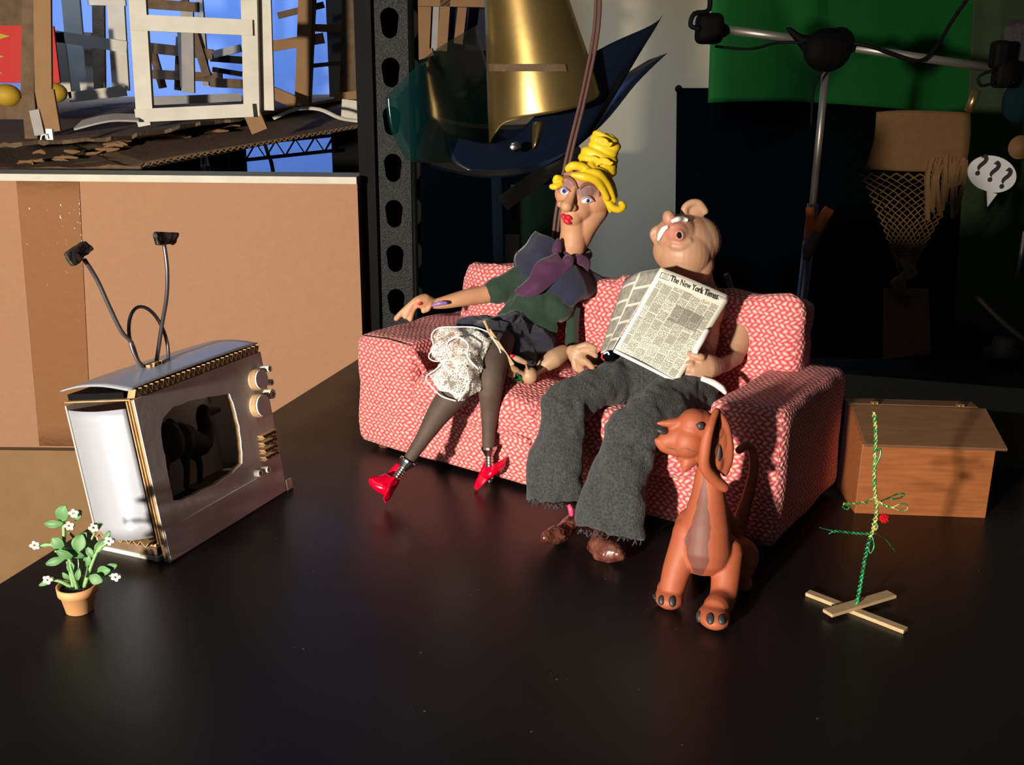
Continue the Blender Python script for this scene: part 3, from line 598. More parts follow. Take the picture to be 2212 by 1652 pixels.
chain(m2, [wp(1250, 560, -1.6), wp(1264, 568, -1.0), wp(1262, 590, -0.6)], [12*k, 12*k, 7*k]); m2.ell(wp(1228, 562, -2.4), (13*k, 0.8, 12*k)); chain(m2, [wp(1203, 540, -1.4), wp(1206, 520, -1.2)], [11*k, 6*k])
m2 = fuse(m2, 0.12, 2); mb.add(m2.v, m2.f)
mb.build('scarf', MT['purple'], wpt, smooth=True)
# jointed right hand pieces and the long holder
mb = MB(); chain(mb, [wp(1216, 762, -6.0), wp(1196, 775, -6.8), wp(1172, 792, -7.2)], [17*k, 20*k, 14*k]); mb = fuse(mb, 0.12, 3); mb.build('forearm', MT['skin_hand'], wpt, smooth=True)
mb = MB(); mb.ell(wp(1144, 811, -9.6), (17*k, 0.8, 18*k)); mb = fuse(mb, 0.12, 2)
chain(mb, [wp(1158, 808, -9.6), wp(1178, 796, -7.6)], [5*k, 5*k])
m2 = MB(); chain(m2, [wp(1107, 770, -10.6), wp(1120, 776, -10.6), wp(1135, 783, -10.5)], [5*k, 6.5*k, 5*k]); chain(m2, [wp(1094, 785, -10.6), wp(1104, 793, -10.6), wp(1118, 800, -10.5)], [6*k, 8*k, 5*k]); chain(m2, [wp(1100, 806, -10.4), wp(1108, 810, -10.4)], [7*k, 6*k])
chain(m2, [wp(1118, 800, -10.5), wp(1132, 808, -10.0)], [4*k, 5*k]); chain(m2, [wp(1135, 783, -10.5), wp(1140, 800, -10.0)], [2*k, 3*k])
mb.add(m2.v, m2.f); mb = fuse(mb, 0.09, 2, 0.4); mb.build('hand', MT['skin_hand'], wpt, smooth=True)
mb = MB(); mb.ell(wp(1106, 769, -10.85), (5*k, 0.14, 4*k)); mb.build('fingernail', MT['lips'], wpt, smooth=True)
mb = MB(); p, n = hit(B, 907, 655, 0.05)
if p: dot(mb, p, n, 5*k, 4*k, 0.1); mb.build('fingernail', MT['lips'], wpt, smooth=True)
mb = MB(); mb.tube([wp(934, 660, -4.0), wp(950, 655, -4.2), wp(966, 654, -4.0)], [3*k, 5*k, 3.5*k], 8); mb.build('wrist_band', MT['lilac'], wpt, smooth=True)
mb = MB()
for i in range(9):
    a = i*1.3; mb.tube([wp(1110 + 6*math.cos(a), 806, -10.3), wp(1118 + 12*math.cos(a+1), 816 + 6*math.sin(a), -10.1), wp(1128 + 6*math.sin(a), 822 + 4*math.cos(a), -9.9)], 0.045, 5)
mb.build('wire_tangle', MT['greenwire'], wpt, smooth=True)
hold = thing('cigarette_holder', 'long pale dotted stick held up by the puppet woman, leaning on her dark skirt', 'stick', tuple(wp(1107, 786, -11.0)))
mb = MB(); mb.beam(wp(1055, 712, -11.2), wp(1107, 788, -11.0), 0.42, 0.16, X3); mb.build('shaft', MT['stick'], hold)
MB().tube([wp(1046, 692, -11.3), wp(1051, 703, -11.3), wp(1056, 716, -11.2)], [0.2, 0.13, 0.13], 8).build('tip', MT['stick'], hold, smooth=True)
mb = MB()
for i in range(13):
    t_ = (i + 0.7)/13.5; p = wp(1055, 712, -9.6).lerp(wp(1107, 788, -9.1), t_) + Vector((0, -0.09, 0.0)); mb.box(p, (0.11, 0.05, 0.14), Matrix.Rotation(0.6, 3, 'Y'))
mb.build('dots', MT['brow'], hold)
# legs
kn = kpx(89)
def lp(px, py, Y): return P(px, py, Y)
for pts, R in (([(1060, 745, 93), (1020, 795, 89.5), (985, 845, 88.0), (950, 890, 87.2), (915, 945, 86.2), (884, 992, 85.3)], (30, 33, 34, 27, 17, 13)), ([(1085, 735, 93), (1068, 775, 90), (1060, 825, 88.4), (1058, 880, 88.6), (1056, 925, 88.5), (1055, 966, 88.4)], (30, 34, 30, 21, 16, 14))):
    mb = MB(); chain(mb, [lp(*p) for p in pts], [r*kn for r in R]); fuse(mb, 0.14, 2).build('stocking', MT['stocking'], wpt, smooth=True)
def screw(a, b, r, parent):
    mb = MB(); z = (b - a).normalized(); L_ = (b - a).length; M = z.to_track_quat('Z', 'Y').to_matrix()
    prof = [(r*1.9, 0), (r*1.9, L_*0.06), (r*1.1, L_*0.22)]
    n_ = 9
    for i in range(n_): t_ = 0.24 + 0.62*i/n_; prof += [(r*1.05, L_*t_), (r*0.72, L_*(t_ + 0.31/n_))]
    prof += [(r*0.7, L_*0.88), (0.02, L_)]
    mb.lathe(a, prof, 16, M); return mb.build('screw', MT['steel'], parent, smooth=False)
fa, fb = P(882, 994, 85.2), P(834, 1064, 84.2)
sh = MB()
def wing(mb, pts, t=0.1): mb.sheet(pts, t, 4, wrinkle=0.15, wscale=1.2)
wing(sh, [[P(832, 1022, 84.4), P(846, 1030, 83.8), P(858, 1042, 83.9)], [P(818, 1028, 83.9), P(834, 1038, 83.4), P(850, 1048, 83.5)], [P(800, 1032, 83.6), P(815, 1050, 83.0), P(838, 1052, 82.9)], [P(797, 1040, 83.6), P(812, 1060, 83.1), P(833, 1070, 83.2)]])
wing(sh, [[P(850, 1028, 83.5), P(862, 1034, 84.4)], [P(838, 1052, 82.9), P(854, 1056, 84.0)], [P(828, 1074, 83.0), P(837, 1080, 83.6)], [P(834, 1082, 83.3), P(836, 1088, 83.4)]])
wing(sh, [[P(856, 1000, 86.0), P(835, 1024, 85.6)], [P(884, 1010, 86.0), P(858, 1046, 85.0)]])
shoe = sh.build('shoe', MT['redshoe'], wpt, smooth=True); screw(fa, fb, 0.42, shoe)
fa, fb = P(1056, 962, 88.2), P(1058, 1050, 88.0)
sh = MB()
wing(sh, [[P(1095, 986, 88.2), P(1090, 1006, 87.6), P(1078, 1022, 87.4)], [P(1066, 1004, 87.3), P(1066, 1020, 86.8), P(1062, 1030, 86.9)], [P(1046, 1012, 87.4), P(1044, 1028, 87.0), P(1052, 1036, 87.2)]])
wing(sh, [[P(1048, 994, 88.6), P(1060, 1014, 87.4)], [P(1036, 1020, 87.7), P(1056, 1034, 87.2)], [P(1024, 1050, 87.6), P(1040, 1050, 87.4)], [P(1025, 1056, 87.6), P(1031, 1058, 87.5)]])
shoe = sh.build('shoe', MT['redshoe'], wpt, smooth=True); screw(fa, fb, 0.42, shoe)
# lace petticoat
mb = MB()
mb.sheet([[P(1068, 722, 91), P(1030, 708, 91.5), P(985, 706, 91.5), P(948, 708, 91.5), P(932, 725, 91)], [P(1050, 760, 88.6), P(1018, 750, 88.6), P(985, 748, 88.2), P(955, 745, 88.6), P(935, 752, 89.5)], [P(1035, 800, 87.4), P(1005, 790, 86.8), P(975, 785, 86.8), P(950, 780, 87.6), P(928, 772, 89)]], 0.05, 6, wrinkle=0.55, wscale=0.9)
mb.sheet([[P(1030, 755, 88.0), P(1005, 762, 87.0), P(975, 772, 86.6), P(950, 780, 87)], [P(1036, 800, 87.6), P(1005, 800, 86.0), P(965, 810, 85.8), P(930, 812, 86.8)], [P(1038, 840, 87.2), P(1020, 838, 86.4), P(990, 850, 86.2), P(950, 845, 86.6)], [P(1030, 848, 87.2), P(1005, 866, 86.6), P(985, 858, 86.6), P(935, 818, 86.8)]], 0.05, 6, wrinkle=0.4, wscale=0.9)
mb.sheet([[P(1058, 735, 90), P(1035, 722, 90.4), P(1000, 716, 90.6)], [P(1042, 790, 88), P(1010, 780, 87.6), P(985, 770, 88)], [P(1030, 838, 87), P(995, 830, 87.4), P(965, 810, 87.8)]], 0.05, 6, wrinkle=0.7, wscale=0.9)
pet = mb.build('petticoat', MT['lace'], wpt, smooth=True)
mb = MB()
mb.tube([P(1068, 724, 90), P(1030, 708, 90.8), P(985, 706, 91), P(948, 708, 91), P(932, 724, 90.6), P(936, 748, 89.4), P(926, 770, 88.6), P(940, 780, 87.4), P(965, 776, 86.5)], 0.07, 7)
mb.tube([P(968, 772, 86.4), P(945, 795, 86.3), P(920, 815, 86.4), P(935, 838, 86.3), P(955, 856, 86.0), P(985, 866, 85.8)], 0.07, 7)
mb.tube([P(1035, 798, 86.8), P(1010, 770, 86.5), P(1012, 745, 87.4), P(990, 728, 88.4), P(966, 740, 88.6), P(970, 768, 87.6)], 0.10, 7)
mb.tube([P(1000, 790, 85.6), P(1012, 810, 85.6), P(1008, 838, 85.7), P(990, 866, 85.7)], 0.07, 7)
mb.tube([P(1060, 722, 89.6), P(1075, 745, 88.2), P(1082, 762, 87.4)], 0.07, 7); mb.build('lace_trim', MT['white'], pet, smooth=True)

# ================================================================== man puppet
YM = 91.0; km = kpx(YM)
def mp(px, py, d=0.0): return P(px, py, YM + d)
mpt = thing('clay_puppet', 'bald clay puppet man with head thrown back, asleep under a newspaper', 'figurine', tuple(SP(1400, 800, 6)), group='clay puppets on the sofa')
mb = MB()
for (x, y, d, r) in ((1486, 528, 0.5, 63), (1478, 545, -0.3, 58), (1462, 508, -0.6, 44), (1505, 520, 0.6, 52), (1500, 570, 0, 42), (1455, 540, 0, 44)): mb.ell(mp(x, y, d), r*km, seg=28)
# chin fold round the mouth, nose, ears
mb.ell(mp(1462, 504, -1.6), 27*km, seg=24)
pts = [mp(1467 + 8*math.cos(a), 508 + 9*math.sin(a), -2.75) for a in (2*math.pi*i/10 for i in range(11))]
chain(mb, pts, [3.4*km]*11, 2); mb.ell(mp(1467, 510, -2.2), 15*km); chain(mb, [mp(1455, 530, -2.3), mp(1472, 532, -2.4), mp(1488, 522, -2.3)], [9*km, 11*km, 9*km])
chain(mb, [mp(1455, 484, -1.8), mp(1447, 474, -2.0), mp(1444, 466, -2.0)], [13*km, 15*km, 12*km]); mb.ell(mp(1462, 472, -1.6), 8*km)
MR = Matrix.Rotation(math.radians(-12), 3, 'Y')
chain(mb, [mp(1478, 462, 0.2), mp(1480, 448, 0.2), mp(1494, 438, 0.3), mp(1510, 440, 0.4), mp(1523, 456, 0.5)], [9*km, 8*km, 8*km, 9*km, 8*km])
mb.ell(mp(1498, 454, 0.6), (26*km, 0.5, 18*km)); 
chain(mb, [mp(1428, 490, -0.2), mp(1415, 496, -0.4), mp(1410, 508, -0.4), mp(1418, 522, -0.2)], [7*km, 7*km, 7*km, 7*km]); mb.ell(mp(1424, 508, 0), (13*km, 0.5, 18*km))
# neck, torso, belly
chain(mb, [mp(1490, 575, 0.6), mp(1498, 620, 0.6), mp(1500, 665, 0)], [44*km, 44*km, 66*km])
chain(mb, [mp(1490, 690, 0), mp(1470, 740, -1.5), mp(1425, 800, -3.0)], [66*km, 78*km, 70*km])
# his left arm
chain(mb, [mp(1545, 670, 0.8), mp(1590, 690, 0.6), mp(1602, 715, -0.4), mp(1596, 750, -1.6), mp(1590, 768, -2.6)], [26*km, 24*km, 26*km, 22*km, 15*km])
chain(mb, [mp(1592, 772, -2.8), mp(1570, 785, -4.6), mp(1548, 792, -6.0)], [15*km, 16*km, 17*km])
# left hand clasping the paper
hk = kpx(84.5)
def hp(px, py, d=0.0): return P(px, py, 84.0 + d)
chain(mb, [hp(1545, 792, 0.6), hp(1525, 792, 0), hp(1500, 798, -0.4)], [21*hk, 30*hk, 24*hk])
mb.ell(hp(1495, 800, -0.2), (28*hk, 0.85, 28*hk))
for pts in ([(1515, 772), (1496, 766), (1478, 764)], [(1492, 786), (1472, 789), (1455, 796), (1447, 803)], [(1490, 798), (1468, 802), (1450, 812), (1443, 820)], [(1492, 810), (1472, 816), (1455, 824), (1448, 831)], [(1500, 818), (1486, 830), (1472, 842), (1462, 846)]):
    n_ = len(pts); chain(mb, [hp(x, y, -0.9 + (0.9 if i == n_-1 else 0.25*i)) for i, (x, y) in enumerate(pts)], [9*hk]*(n_-1) + [7*hk], 2)
# right arm hidden behind the paper, hand resting on the trouser waist
chain(mb, [mp(1420, 680, 1.0), mp(1370, 730, -1.0), mp(1320, 775, -3.5), hp(1285, 778, 2.0), hp(1258, 768, 1.2)], [24*km, 22*km, 18*km, 14*km, 16*km])
mb.ell(hp(1248, 766, 0.6), (22*hk, 0.8, 24*hk)); mb.ell(hp(1236, 758, 0.8), 14*hk)
for pts in ([(1250, 750), (1268, 745), (1285, 752)], [(1255, 758), (1272, 758), (1287, 768)], [(1250, 772), (1268, 782), (1280, 794)], [(1243, 780), (1254, 794), (1262, 808)], [(1240, 776), (1243, 792), (1250, 800)]):
    chain(mb, [hp(x, y, 0.1 - 0.1*i) for i, (x, y) in enumerate(pts)], [7.5*hk, 8*hk, 6.5*hk], 2)
mbf = fuse(mb, 0.11, 4, 0.5); mbody = mbf.build('body', MT['skin_m'], mpt, smooth=True); B = bvh(mbf)
mb = MB(); p, n = hit(B, 1467, 508, 0.0); dot(mb, p, Vector((-0.25, -1, -0.1)), 5.5*km, 7.5*km, 0.16, 0.3); mb.build('mouth', MT['black'], mpt, smooth=True)
paint(mbody, MT['skin_m'], [(hit(B, 1450, 500)[0], 1.9), (hit(B, 1462, 488)[0], 1.6)], (0.42, 0.17, 0.12))
for pts in (((1425, 518), (1430, 506), (1436, 496), (1443, 487)), ((1450, 478), (1460, 474), (1472, 475), (1484, 478))):
    q_ = [hit(B, x, y, 0.16)[0] for x, y in pts]; q_ = [a for a in q_ if a]
    MB().tube(q_, [0.13, 0.26, 0.26, 0.16][:len(q_)], 8).build('moustache', MT['white'], mpt, smooth=True)
# trousers
mb = MB()
chain(mb, [P(1365, 785, 87.5), P(1400, 820, 86.0)], [60*km, 66*km]); chain(mb, [P(1450, 800, 87.0), P(1480, 840, 85.0)], [66*km, 62*km]); mb.ell(P(1420, 820, 86), (4.9, 3.4, 3.1))
chain(mb, [P(1360, 820, 86), P(1290, 840, 83.5), P(1215, 880, 81.5)], [50*km, 46*km, 42*km])
chain(mb, [P(1470, 850, 84), P(1420, 890, 80), P(1360, 935, 77.5)], [54*km, 52*km, 48*km])
def leg(mb, pts, R, sq, side):
    pts, R = catmull([Vector(p) for p in pts], list(R), 4); seg = 24; z0 = None; vs = []; fs = []
    for i, p in enumerate(pts):
        z = (pts[min(i+1, len(pts)-1)] - pts[max(i-1, 0)]).normalized(); x = (side - z*side.dot(z)).normalized(); y = z.cross(x)
        vs += [p + (x*math.cos(a) + y*math.sin(a)*sq)*R[i]*(1 + 0.06*math.sin(3*a + i*0.7)) for a in (2*math.pi*q/seg for q in range(seg))]
    for i in range(len(pts)-1):
        for q in range(seg): q2 = (q+1) % seg; fs.append((i*seg+q, i*seg+q2, (i+1)*seg+q2, (i+1)*seg+q))
    fs += [tuple(reversed(range(seg))), tuple((len(pts)-1)*seg + q for q in range(seg))]
    mb.add(vs, fs)
leg(mb, [P(1222, 872, 81.5), P(1212, 925, 80.3), P(1203, 1000, 78.8), P(1194, 1082, 77.6)], [47*km, 51*km, 55*km, 57*km], 0.62, su)
leg(mb, [P(1362, 925, 77.8), P(1350, 985, 76.3), P(1330, 1065, 75.0), P(1316, 1148, 74.0)], [54*km, 57*km, 62*km, 68*km], 0.62, su)
rumple(fuse(mb, 0.15, 3), 0.42, 0.42).build('trousers', MT['trouser'], mpt, smooth=True)
mb = MB()
for (x0, y0, x1, y1, Y) in ((1144, 1086, 1246, 1100, 77.0), (1250, 1150, 1384, 1168, 73.2)):
    for i in range(60):
        t_ = random.random(); p = P(x0 + (x1-x0)*t_, y0 + (y1-y0)*t_ - 4 + random.uniform(-5, 4), Y + random.uniform(-0.6, 1.2)); q_ = p + Vector((random.uniform(-.3, .3), random.uniform(-.2, .1), random.uniform(-.5, .1)))
        mb.tube([p, (p+q_)/2 + Vector((0.05, 0, 0.05)), q_], 0.05, 4, 2)
mb.build('frayed_hem', MT['trouser'], mpt, kind='stuff')
for pts, R in (([(1232, 1115, 78.0), (1218, 1138, 76.6), (1196, 1146, 75.3), (1178, 1150, 74.4)], (16, 22, 22, 13)), ([(1300, 1160, 75.0), (1298, 1180, 73.8), (1312, 1190, 72.8), (1338, 1196, 72.2)], (26, 30, 26, 15))):
    mb = MB(); chain(mb, [P(*p) for p in pts], [r*kpx(75) for r in R]); m_ = fuse(mb, 0.12, 1, 0.4)
    zmin = min(v.z for v in m_.v); 
    for v in m_.v:
        nz = noise.noise(v*0.9)*0.28 + abs(noise.noise(v*1.8))*0.2; v.x += nz; v.z += nz*0.6
        if v.z < 0.12: v.z = 0.12 - (0.12 - v.z)*0.05
    lo = min(v.z for v in m_.v); 
    for v in m_.v: v.z -= lo
    m_.build('shoe', MT['leather'], mpt, smooth=False)
MB().tube([P(1229, 1090, 76.4), P(1233, 1100, 76.2), P(1235, 1113, 76.2)], [0.17, 0.24, 0.2], 8).build('pink_tab', MT['pink'], mpt, smooth=True)
MB().ell(P(1310, 768, 85.0), (0.9, 0.5, 0.55)).build('belt_patch', MT['blackcloth'], mpt, smooth=True); MB().ell(P(1448, 826, 82.6), (0.9, 0.4, 0.5)).build('belt_patch', MT['blackcloth'], mpt, smooth=True)
for c_, pts in (('red', [(1302, 764), (1300, 772), (1306, 778)]), ('white', [(1304, 764), (1312, 760), (1316, 766)]), ('pink', [(1452, 820), (1450, 828), (1454, 834)]), ('blue', [(1446, 818), (1441, 826), (1444, 832)]), ('greenwire', [(1440, 830), (1446, 836), (1456, 838)]), ('red', [(1455, 822), (1457, 830), (1456, 837)])):
    Y_ = 84.3 if pts[0][0] < 1400 else 82.1; MB().tube([P(x, y, Y_) for x, y in pts], 0.09, 6).build('belt_thread', MT[c_], mpt, smooth=True)

# newspaper
TL, TR, BR_, BL_ = P(1427, 578, 85.6), P(1580, 640, 86.6), P(1440, 813, 81.3), P(1325, 757, 82.6)
BRR = P(1508, 757, 83.2)
paper = thing('newspaper', 'opened miniature newspaper titled The New York Times on the puppet man\'s chest', 'newspaper', tuple(BL_))
def quad_sheet(name, a, b, c, d, m, bow=0.25, n=14, t=0.05, noflip=1):
    """a top-left, b top-right, c bottom-right, d bottom-left; uv 0..1"""
    nrm = (b-a).cross(d-a).normalized()
    if nrm.y > 0: nrm = -nrm
    mbq = MB(); vs = []; uvs = []
    for i in range(n+1):
        for j in range(n+1):
            s_, t_ = j/n, i/n; p = (a*(1-s_) + b*s_)*(1-t_) + (d*(1-s_) + c*s_)*t_
            p = p + nrm*(bow*math.sin(math.pi*s_)*0.6 + 0.12*math.sin(5*s_ + 3*t_)); vs.append(p); uvs.append((s_, 1-t_))
    fs = [(i*(n+1)+j, (i+1)*(n+1)+j, (i+1)*(n+1)+j+1, i*(n+1)+j+1) for i in range(n) for j in range(n)]
    mbq.add(vs, fs); o = mbq.build(name, m, paper, smooth=True); me = o.data; l = me.uv_layers.new(name='UVMap')
    for lo in me.loops: l.data[lo.index].uv = uvs[lo.vertex_index]
    md = o.modifiers.new('thick', 'SOLIDIFY'); md.thickness = t*CM; md.offset = 0
    return nrm
# the front page: its right edge runs TR -> BRR, lower right hidden behind the hand
nrm = quad_sheet('front_page', TL, TR, P(1462, 826, 82.2), BL_, MT['news'], 0.25)
quad_sheet('inner_page', P(1350, 604, 87.6), TL, BL_, P(1297, 764, 84.6), MT['photos'], 0.5)
px_ = (TR - TL).normalized(); py_ = (TL - BL_); py_ = (py_ - px_*py_.dot(px_)).normalized(); pn = px_.cross(py_)
up_n = 1 if pn.dot(nrm) > 0 else -1
def onpage(s_, t_, lift): return TL + (TR-TL)*s_ + (BL_-TL)*t_ + nrm*(lift + 0.25*math.sin(math.pi*s_)*0.6 + 0.12*math.sin(5*s_+3*t_))
W_ = (TR-TL).length
Mh = axes(onpage(0.5, 0.075, 0.10), px_, py_, px_.cross(py_))
hd = text_mb('The New York Times.', Mh @ Matrix.Scale(1.45, 4, Vector((0, 1, 0))), W_*0.073, 0.02, 0.006); hd.build('masthead', MT['ink'], paper)
for s_ in (0.10, 0.90):
    mbq = MB(); cs = [onpage(s_-0.06, 0.045, 0.07), onpage(s_+0.06, 0.045, 0.07), onpage(s_+0.06, 0.105, 0.07), onpage(s_-0.06, 0.105, 0.07)]
    mbq.tube(cs + [cs[0]], 0.028, 4, 0)
    for j in range(3): mbq.tube([onpage(s_-0.035, 0.06 + 0.015*j, 0.07), onpage(s_+0.035, 0.06 + 0.015*j, 0.07)], 0.022, 4, 0)
    mbq.build('header_box', MT['ink'], paper)
MB().tube([P(1528, 712, 84.2), P(1515, 735, 83.3), P(1500, 762, 82.4)], [0.22, 0.30, 0.26], 12).build('rolled_edge', MT['white'], paper, smooth=True)
MB().tube([P(1515, 817, 82.6), P(1540, 826, 82.8), P(1558, 838, 82.9), P(1568, 850, 83.0)], [0.22, 0.30, 0.30, 0.16], 12).build('rolled_edge', MT['white'], paper, smooth=True)
MB().tube([BL_ + nrm*0.1, BL_.lerp(P(1462, 826, 82.2), 0.5) + nrm*0.25, P(1462, 826, 82.2) + nrm*0.1], 0.16, 8).build('folded_margin', MT['white'], paper, smooth=True)

# ================================================================== dog
YD = 67.0; kd = kpx(66)
def dp(px, py, d=0.0): return P(px, py, YD + d)
dog = thing('clay_dog', 'terracotta clay dog with long ears sitting in front of the sofa', 'dog', (15, 66, 0))
mb = MB()
chain(mb, [dp(1528, 1020, 0.3), dp(1530, 1070, 0.1), dp(1525, 1130, -0.3), dp(1522, 1185, -0.6)], [27*kd, 40*kd, 56*kd, 64*kd])
mb.ell(dp(1500, 1150, 0.2), (50*kd, 1.6, 66*kd)); mb.ell(dp(1560, 1190, 0), (40*kd, 1.6, 50*kd)); mb.ell(dp(1482, 1160, -0.3), (34*kd, 1.2, 50*kd))
GL, GR = G(1446, 1306), G(1540, 1350)
chain(mb, [dp(1482, 1170, -0.4), dp(1462, 1230, -1.0), dp(1450, 1275, -1.4), GL + Vector((0, 0.4, 1.0))], [36*kd, 33*kd, 29*kd, 30*kd])
mb.ell(GL + Vector((-0.1, -0.3, 0.75)), (1.1, 1.3, 0.75))
chain(mb, [dp(1572, 1190, -0.4), dp(1568, 1240, -1.2), dp(1562, 1290, -2.2), GR + Vector((0.3, 0.7, 1.0))], [37*kd, 34*kd, 31*kd, 30*kd])
mb.ell(GR + Vector((0, -0.1, 0.75)), (1.18, 1.5, 0.75))
# rump, hind legs, tail
chain(mb, [dp(1530, 1100, 2.5), dp(1560, 1160, 5.5), dp(1575, 1200, 7.5)], [44*kd, 54*kd, 52*kd])
hg = G(1600, 1262); chain(mb, [dp(1585, 1190, 6.5), hg + Vector((0.2, 0.5, 2.2)), hg + Vector((0, 0, 0.8))], [1.5, 1.2, 0.8]); mb.ell(hg + Vector((-0.1, -0.7, 0.6)), (0.8, 1.2, 0.6))
hg2 = G(1500, 1235); chain(mb, [dp(1530, 1190, 6.0), hg2 + Vector((0.6, 0.5, 2.2)), hg2 + Vector((0.4, 0.3, 0.8))], [1.4, 1.0, 0.75])
chain(mb, [dp(1590, 1150, 6.0), dp(1612, 1085, 6.2), dp(1628, 1020, 6.0), dp(1626, 975, 5.8), dp(1612, 962, 5.6), dp(1597, 972, 5.4)], [0.75, 0.5, 0.42, 0.36, 0.34, 0.34])
# head
for (x, y, d, r) in ((1512, 922, 0, 40), (1498, 916, -0.2, 36), (1537, 928, 0.3, 38), (1486, 952, -0.4, 40), (1518, 962, 0, 42)): mb.ell(dp(x, y, d), r*kd, seg=24)
chain(mb, [dp(1490, 935, -0.2), dp(1462, 946, -0.2), dp(1440, 952, -0.2)], [36*kd, 30*kd, 22*kd])
chain(mb, [dp(1478, 912, -0.2), dp(1448, 914, -0.2), dp(1421, 914, -0.2)], [15*kd, 11*kd, 4*kd])
chain(mb, [dp(1462, 968, -0.3), dp(1435, 962, -0.3), dp(1418, 950, -0.3)], [20*kd, 16*kd, 6*kd])
chain(mb, [dp(1495, 985, -0.3), dp(1484, 1000, -0.6), dp(1477, 1018, -0.8)], [24*kd, 16*kd, 4*kd]); chain(mb, [dp(1500, 985, 0), dp(1505, 995, -0.2)], [18*kd, 10*kd])
chain(mb, [dp(1462, 972, -0.3), dp(1466, 988, -0.3)], [10*kd, 5*kd])
chain(mb, [dp(1530, 975, 0.4), dp(1530, 1010, 0.5), dp(1530, 1050, 0.2)], [28*kd, 25*kd, 30*kd])
mb2 = fuse(mb, 0.10, 6, 0.6)
for v in mb2.v: v.z = max(v.z, 0.02)
bd = mb2.build('body', MT['dog'], dog, smooth=True); B = bvh(mb2)
at = bd.data.attributes.new('patch', 'FLOAT', 'POINT'); Mi = MW[dog]
axp = [(1531, 1040, 5), (1524, 1090, 9), (1517, 1140, 19), (1505, 1175, 24), (1508, 1205, 22), (1510, 1235, 11)]
axp = [(dp(x, y, -2.0), r*kd) for x, y, r in axp]
for i, v in enumerate(bd.data.vertices):
    p = Mi @ (v.co / CM); val = 0.0
    if p.y < YD - 0.2:
        for j in range(len(axp)-1):
            (a, ra), (b, rb) = axp[j], axp[j+1]; a2, b2, p2 = Vector((a.x, a.z)), Vector((b.x, b.z)), Vector((p.x, p.z))
            t_ = max(0, min(1, (p2-a2).dot(b2-a2)/(b2-a2).length_squared)); d_ = (p2 - a2.lerp(b2, t_)).length; r_ = ra + (rb-ra)*t_
            val = max(val, min(1.0, max(0.0, 0.5 + (r_ - d_)/0.5)))
    at.data[i].value = val
# ear: two rolled lobes with a dark solid between as painted shade of the hollow
mb = MB()
chain(mb, [dp(1548, 888, -0.6), dp(1533, 925, -1.5), dp(1524, 965, -1.6), dp(1522, 1005, -1.5), dp(1540, 1032, -1.2), dp(1564, 1052, -0.9)], [7*kd, 11*kd, 13*kd, 14*kd, 14*kd, 12*kd], 4)
chain(mb, [dp(1548, 888, -0.4), dp(1566, 915, -0.3), dp(1574, 955, -0.2), dp(1574, 990, -0.2), dp(1566, 1022, -0.3)], [8*kd, 10*kd, 11*kd, 11*kd, 8*kd], 4)
mb.sheet([[dp(1543, 888, -0.6), dp(1556, 892, -0.3), dp(1566, 908, -0.3)], [dp(1528, 950, -1.2), dp(1553, 955, -0.5), dp(1576, 955, -0.3)], [dp(1525, 1012, -1.2), dp(1550, 1020, -0.6), dp(1568, 1022, -0.4)]], 0.42); mb.ell(dp(1552, 955, -0.35), (21*kd, 0.4, 64*kd)); mb.ell(dp(1545, 1000, -0.6), (18*kd, 0.4, 30*kd))
ear = fuse(mb, 0.09, 2, 0.5).build('ear', MT['dog'], dog, smooth=True)
mb = MB(); chain(mb, [dp(1552, 905, -0.75), dp(1549, 945, -0.85)], [1.5*kd, 4*kd]); mb.ell(dp(1552, 985, -0.72), (7*kd, 0.25, 30*kd)); mb.build('ear_shade', MT['claw'], ear, smooth=True)  # dark ellipsoid stands in for shade inside the ear
mb = MB(); p, n = hit(B, 1513, 920, 0.05); dot(mb, p, n, 9*kd, 10*kd, 0.22, 0.5); dot(mb, p + Vector((-0.22, 0, 0.1)), n, 5*kd, 3*kd, 0.12, 0.5); mb.build('eye', MT['claw'], dog, smooth=True)
mb = MB(); mb.ell(dp(1430, 930, -0.3), (17*kd, 0.45, 8*kd), Matrix.Rotation(0.25, 3, 'Y')); mb.build('nose', MT['claw'], dog, smooth=True)
mb = MB(); q_ = [hit(B, x, y, 0.0)[0] for x, y in ((1440, 968), (1462, 972), (1480, 968), (1500, 975), (1518, 972))]; mb.tube([a for a in q_ if a], 0.06, 6); mb.build('mouth_line', MT['brow'], dog, smooth=True)
for (x, y, a, b) in ((1415, 1288, 5, 11), (1428, 1296, 8, 12), (1452, 1299, 8, 13), (1509, 1332, 9, 13), (1534, 1336, 9, 14), (1559, 1338, 9, 12)):
    p, n = hit(B, x, y, -0.02)
    if p: mb = MB(); dot(mb, p, n, a*kd, b*kd, 0.2, 0.0); mb.build('claw', MT['claw'], dog, smooth=True)

# ================================================================== television
te = Vector((0.36, 0.933, 0)).normalized(); TT = math.radians(8.5)
TM = Matrix.Translation(G(365, 1215)) @ Matrix.Rotation(math.atan2(te.y, te.x), 4, 'Z') @ Matrix.Rotation(-TT, 4, 'X')
tvn = (TM.to_3x3() @ Vector((0, -1, 0)))
def TP(px, py, y=0.0):
    p0 = TM @ Vector((0, y, 0)); return TM.inverted() @ onplane(px, py, p0, tvn)
tv = thing('toy_television', 'grey cardboard toy television with wire antenna at the left of the table', 'television', M=TM)
inn_px = [(345, 925), (352, 900), (372, 880), (420, 862), (470, 853), (493, 850), (505, 880), (514, 920), (520, 965), (521, 1000), (500, 1022), (465, 1045), (420, 1068), (385, 1082), (372, 1080), (364, 1040), (354, 985), (347, 950)]
inner = [(p.x, p.z) for p in (TP(x, y) for x, y in inn_px)]
cxy = (sum(p[0] for p in inner)/len(inner), sum(p[1] for p in inner)/len(inner))
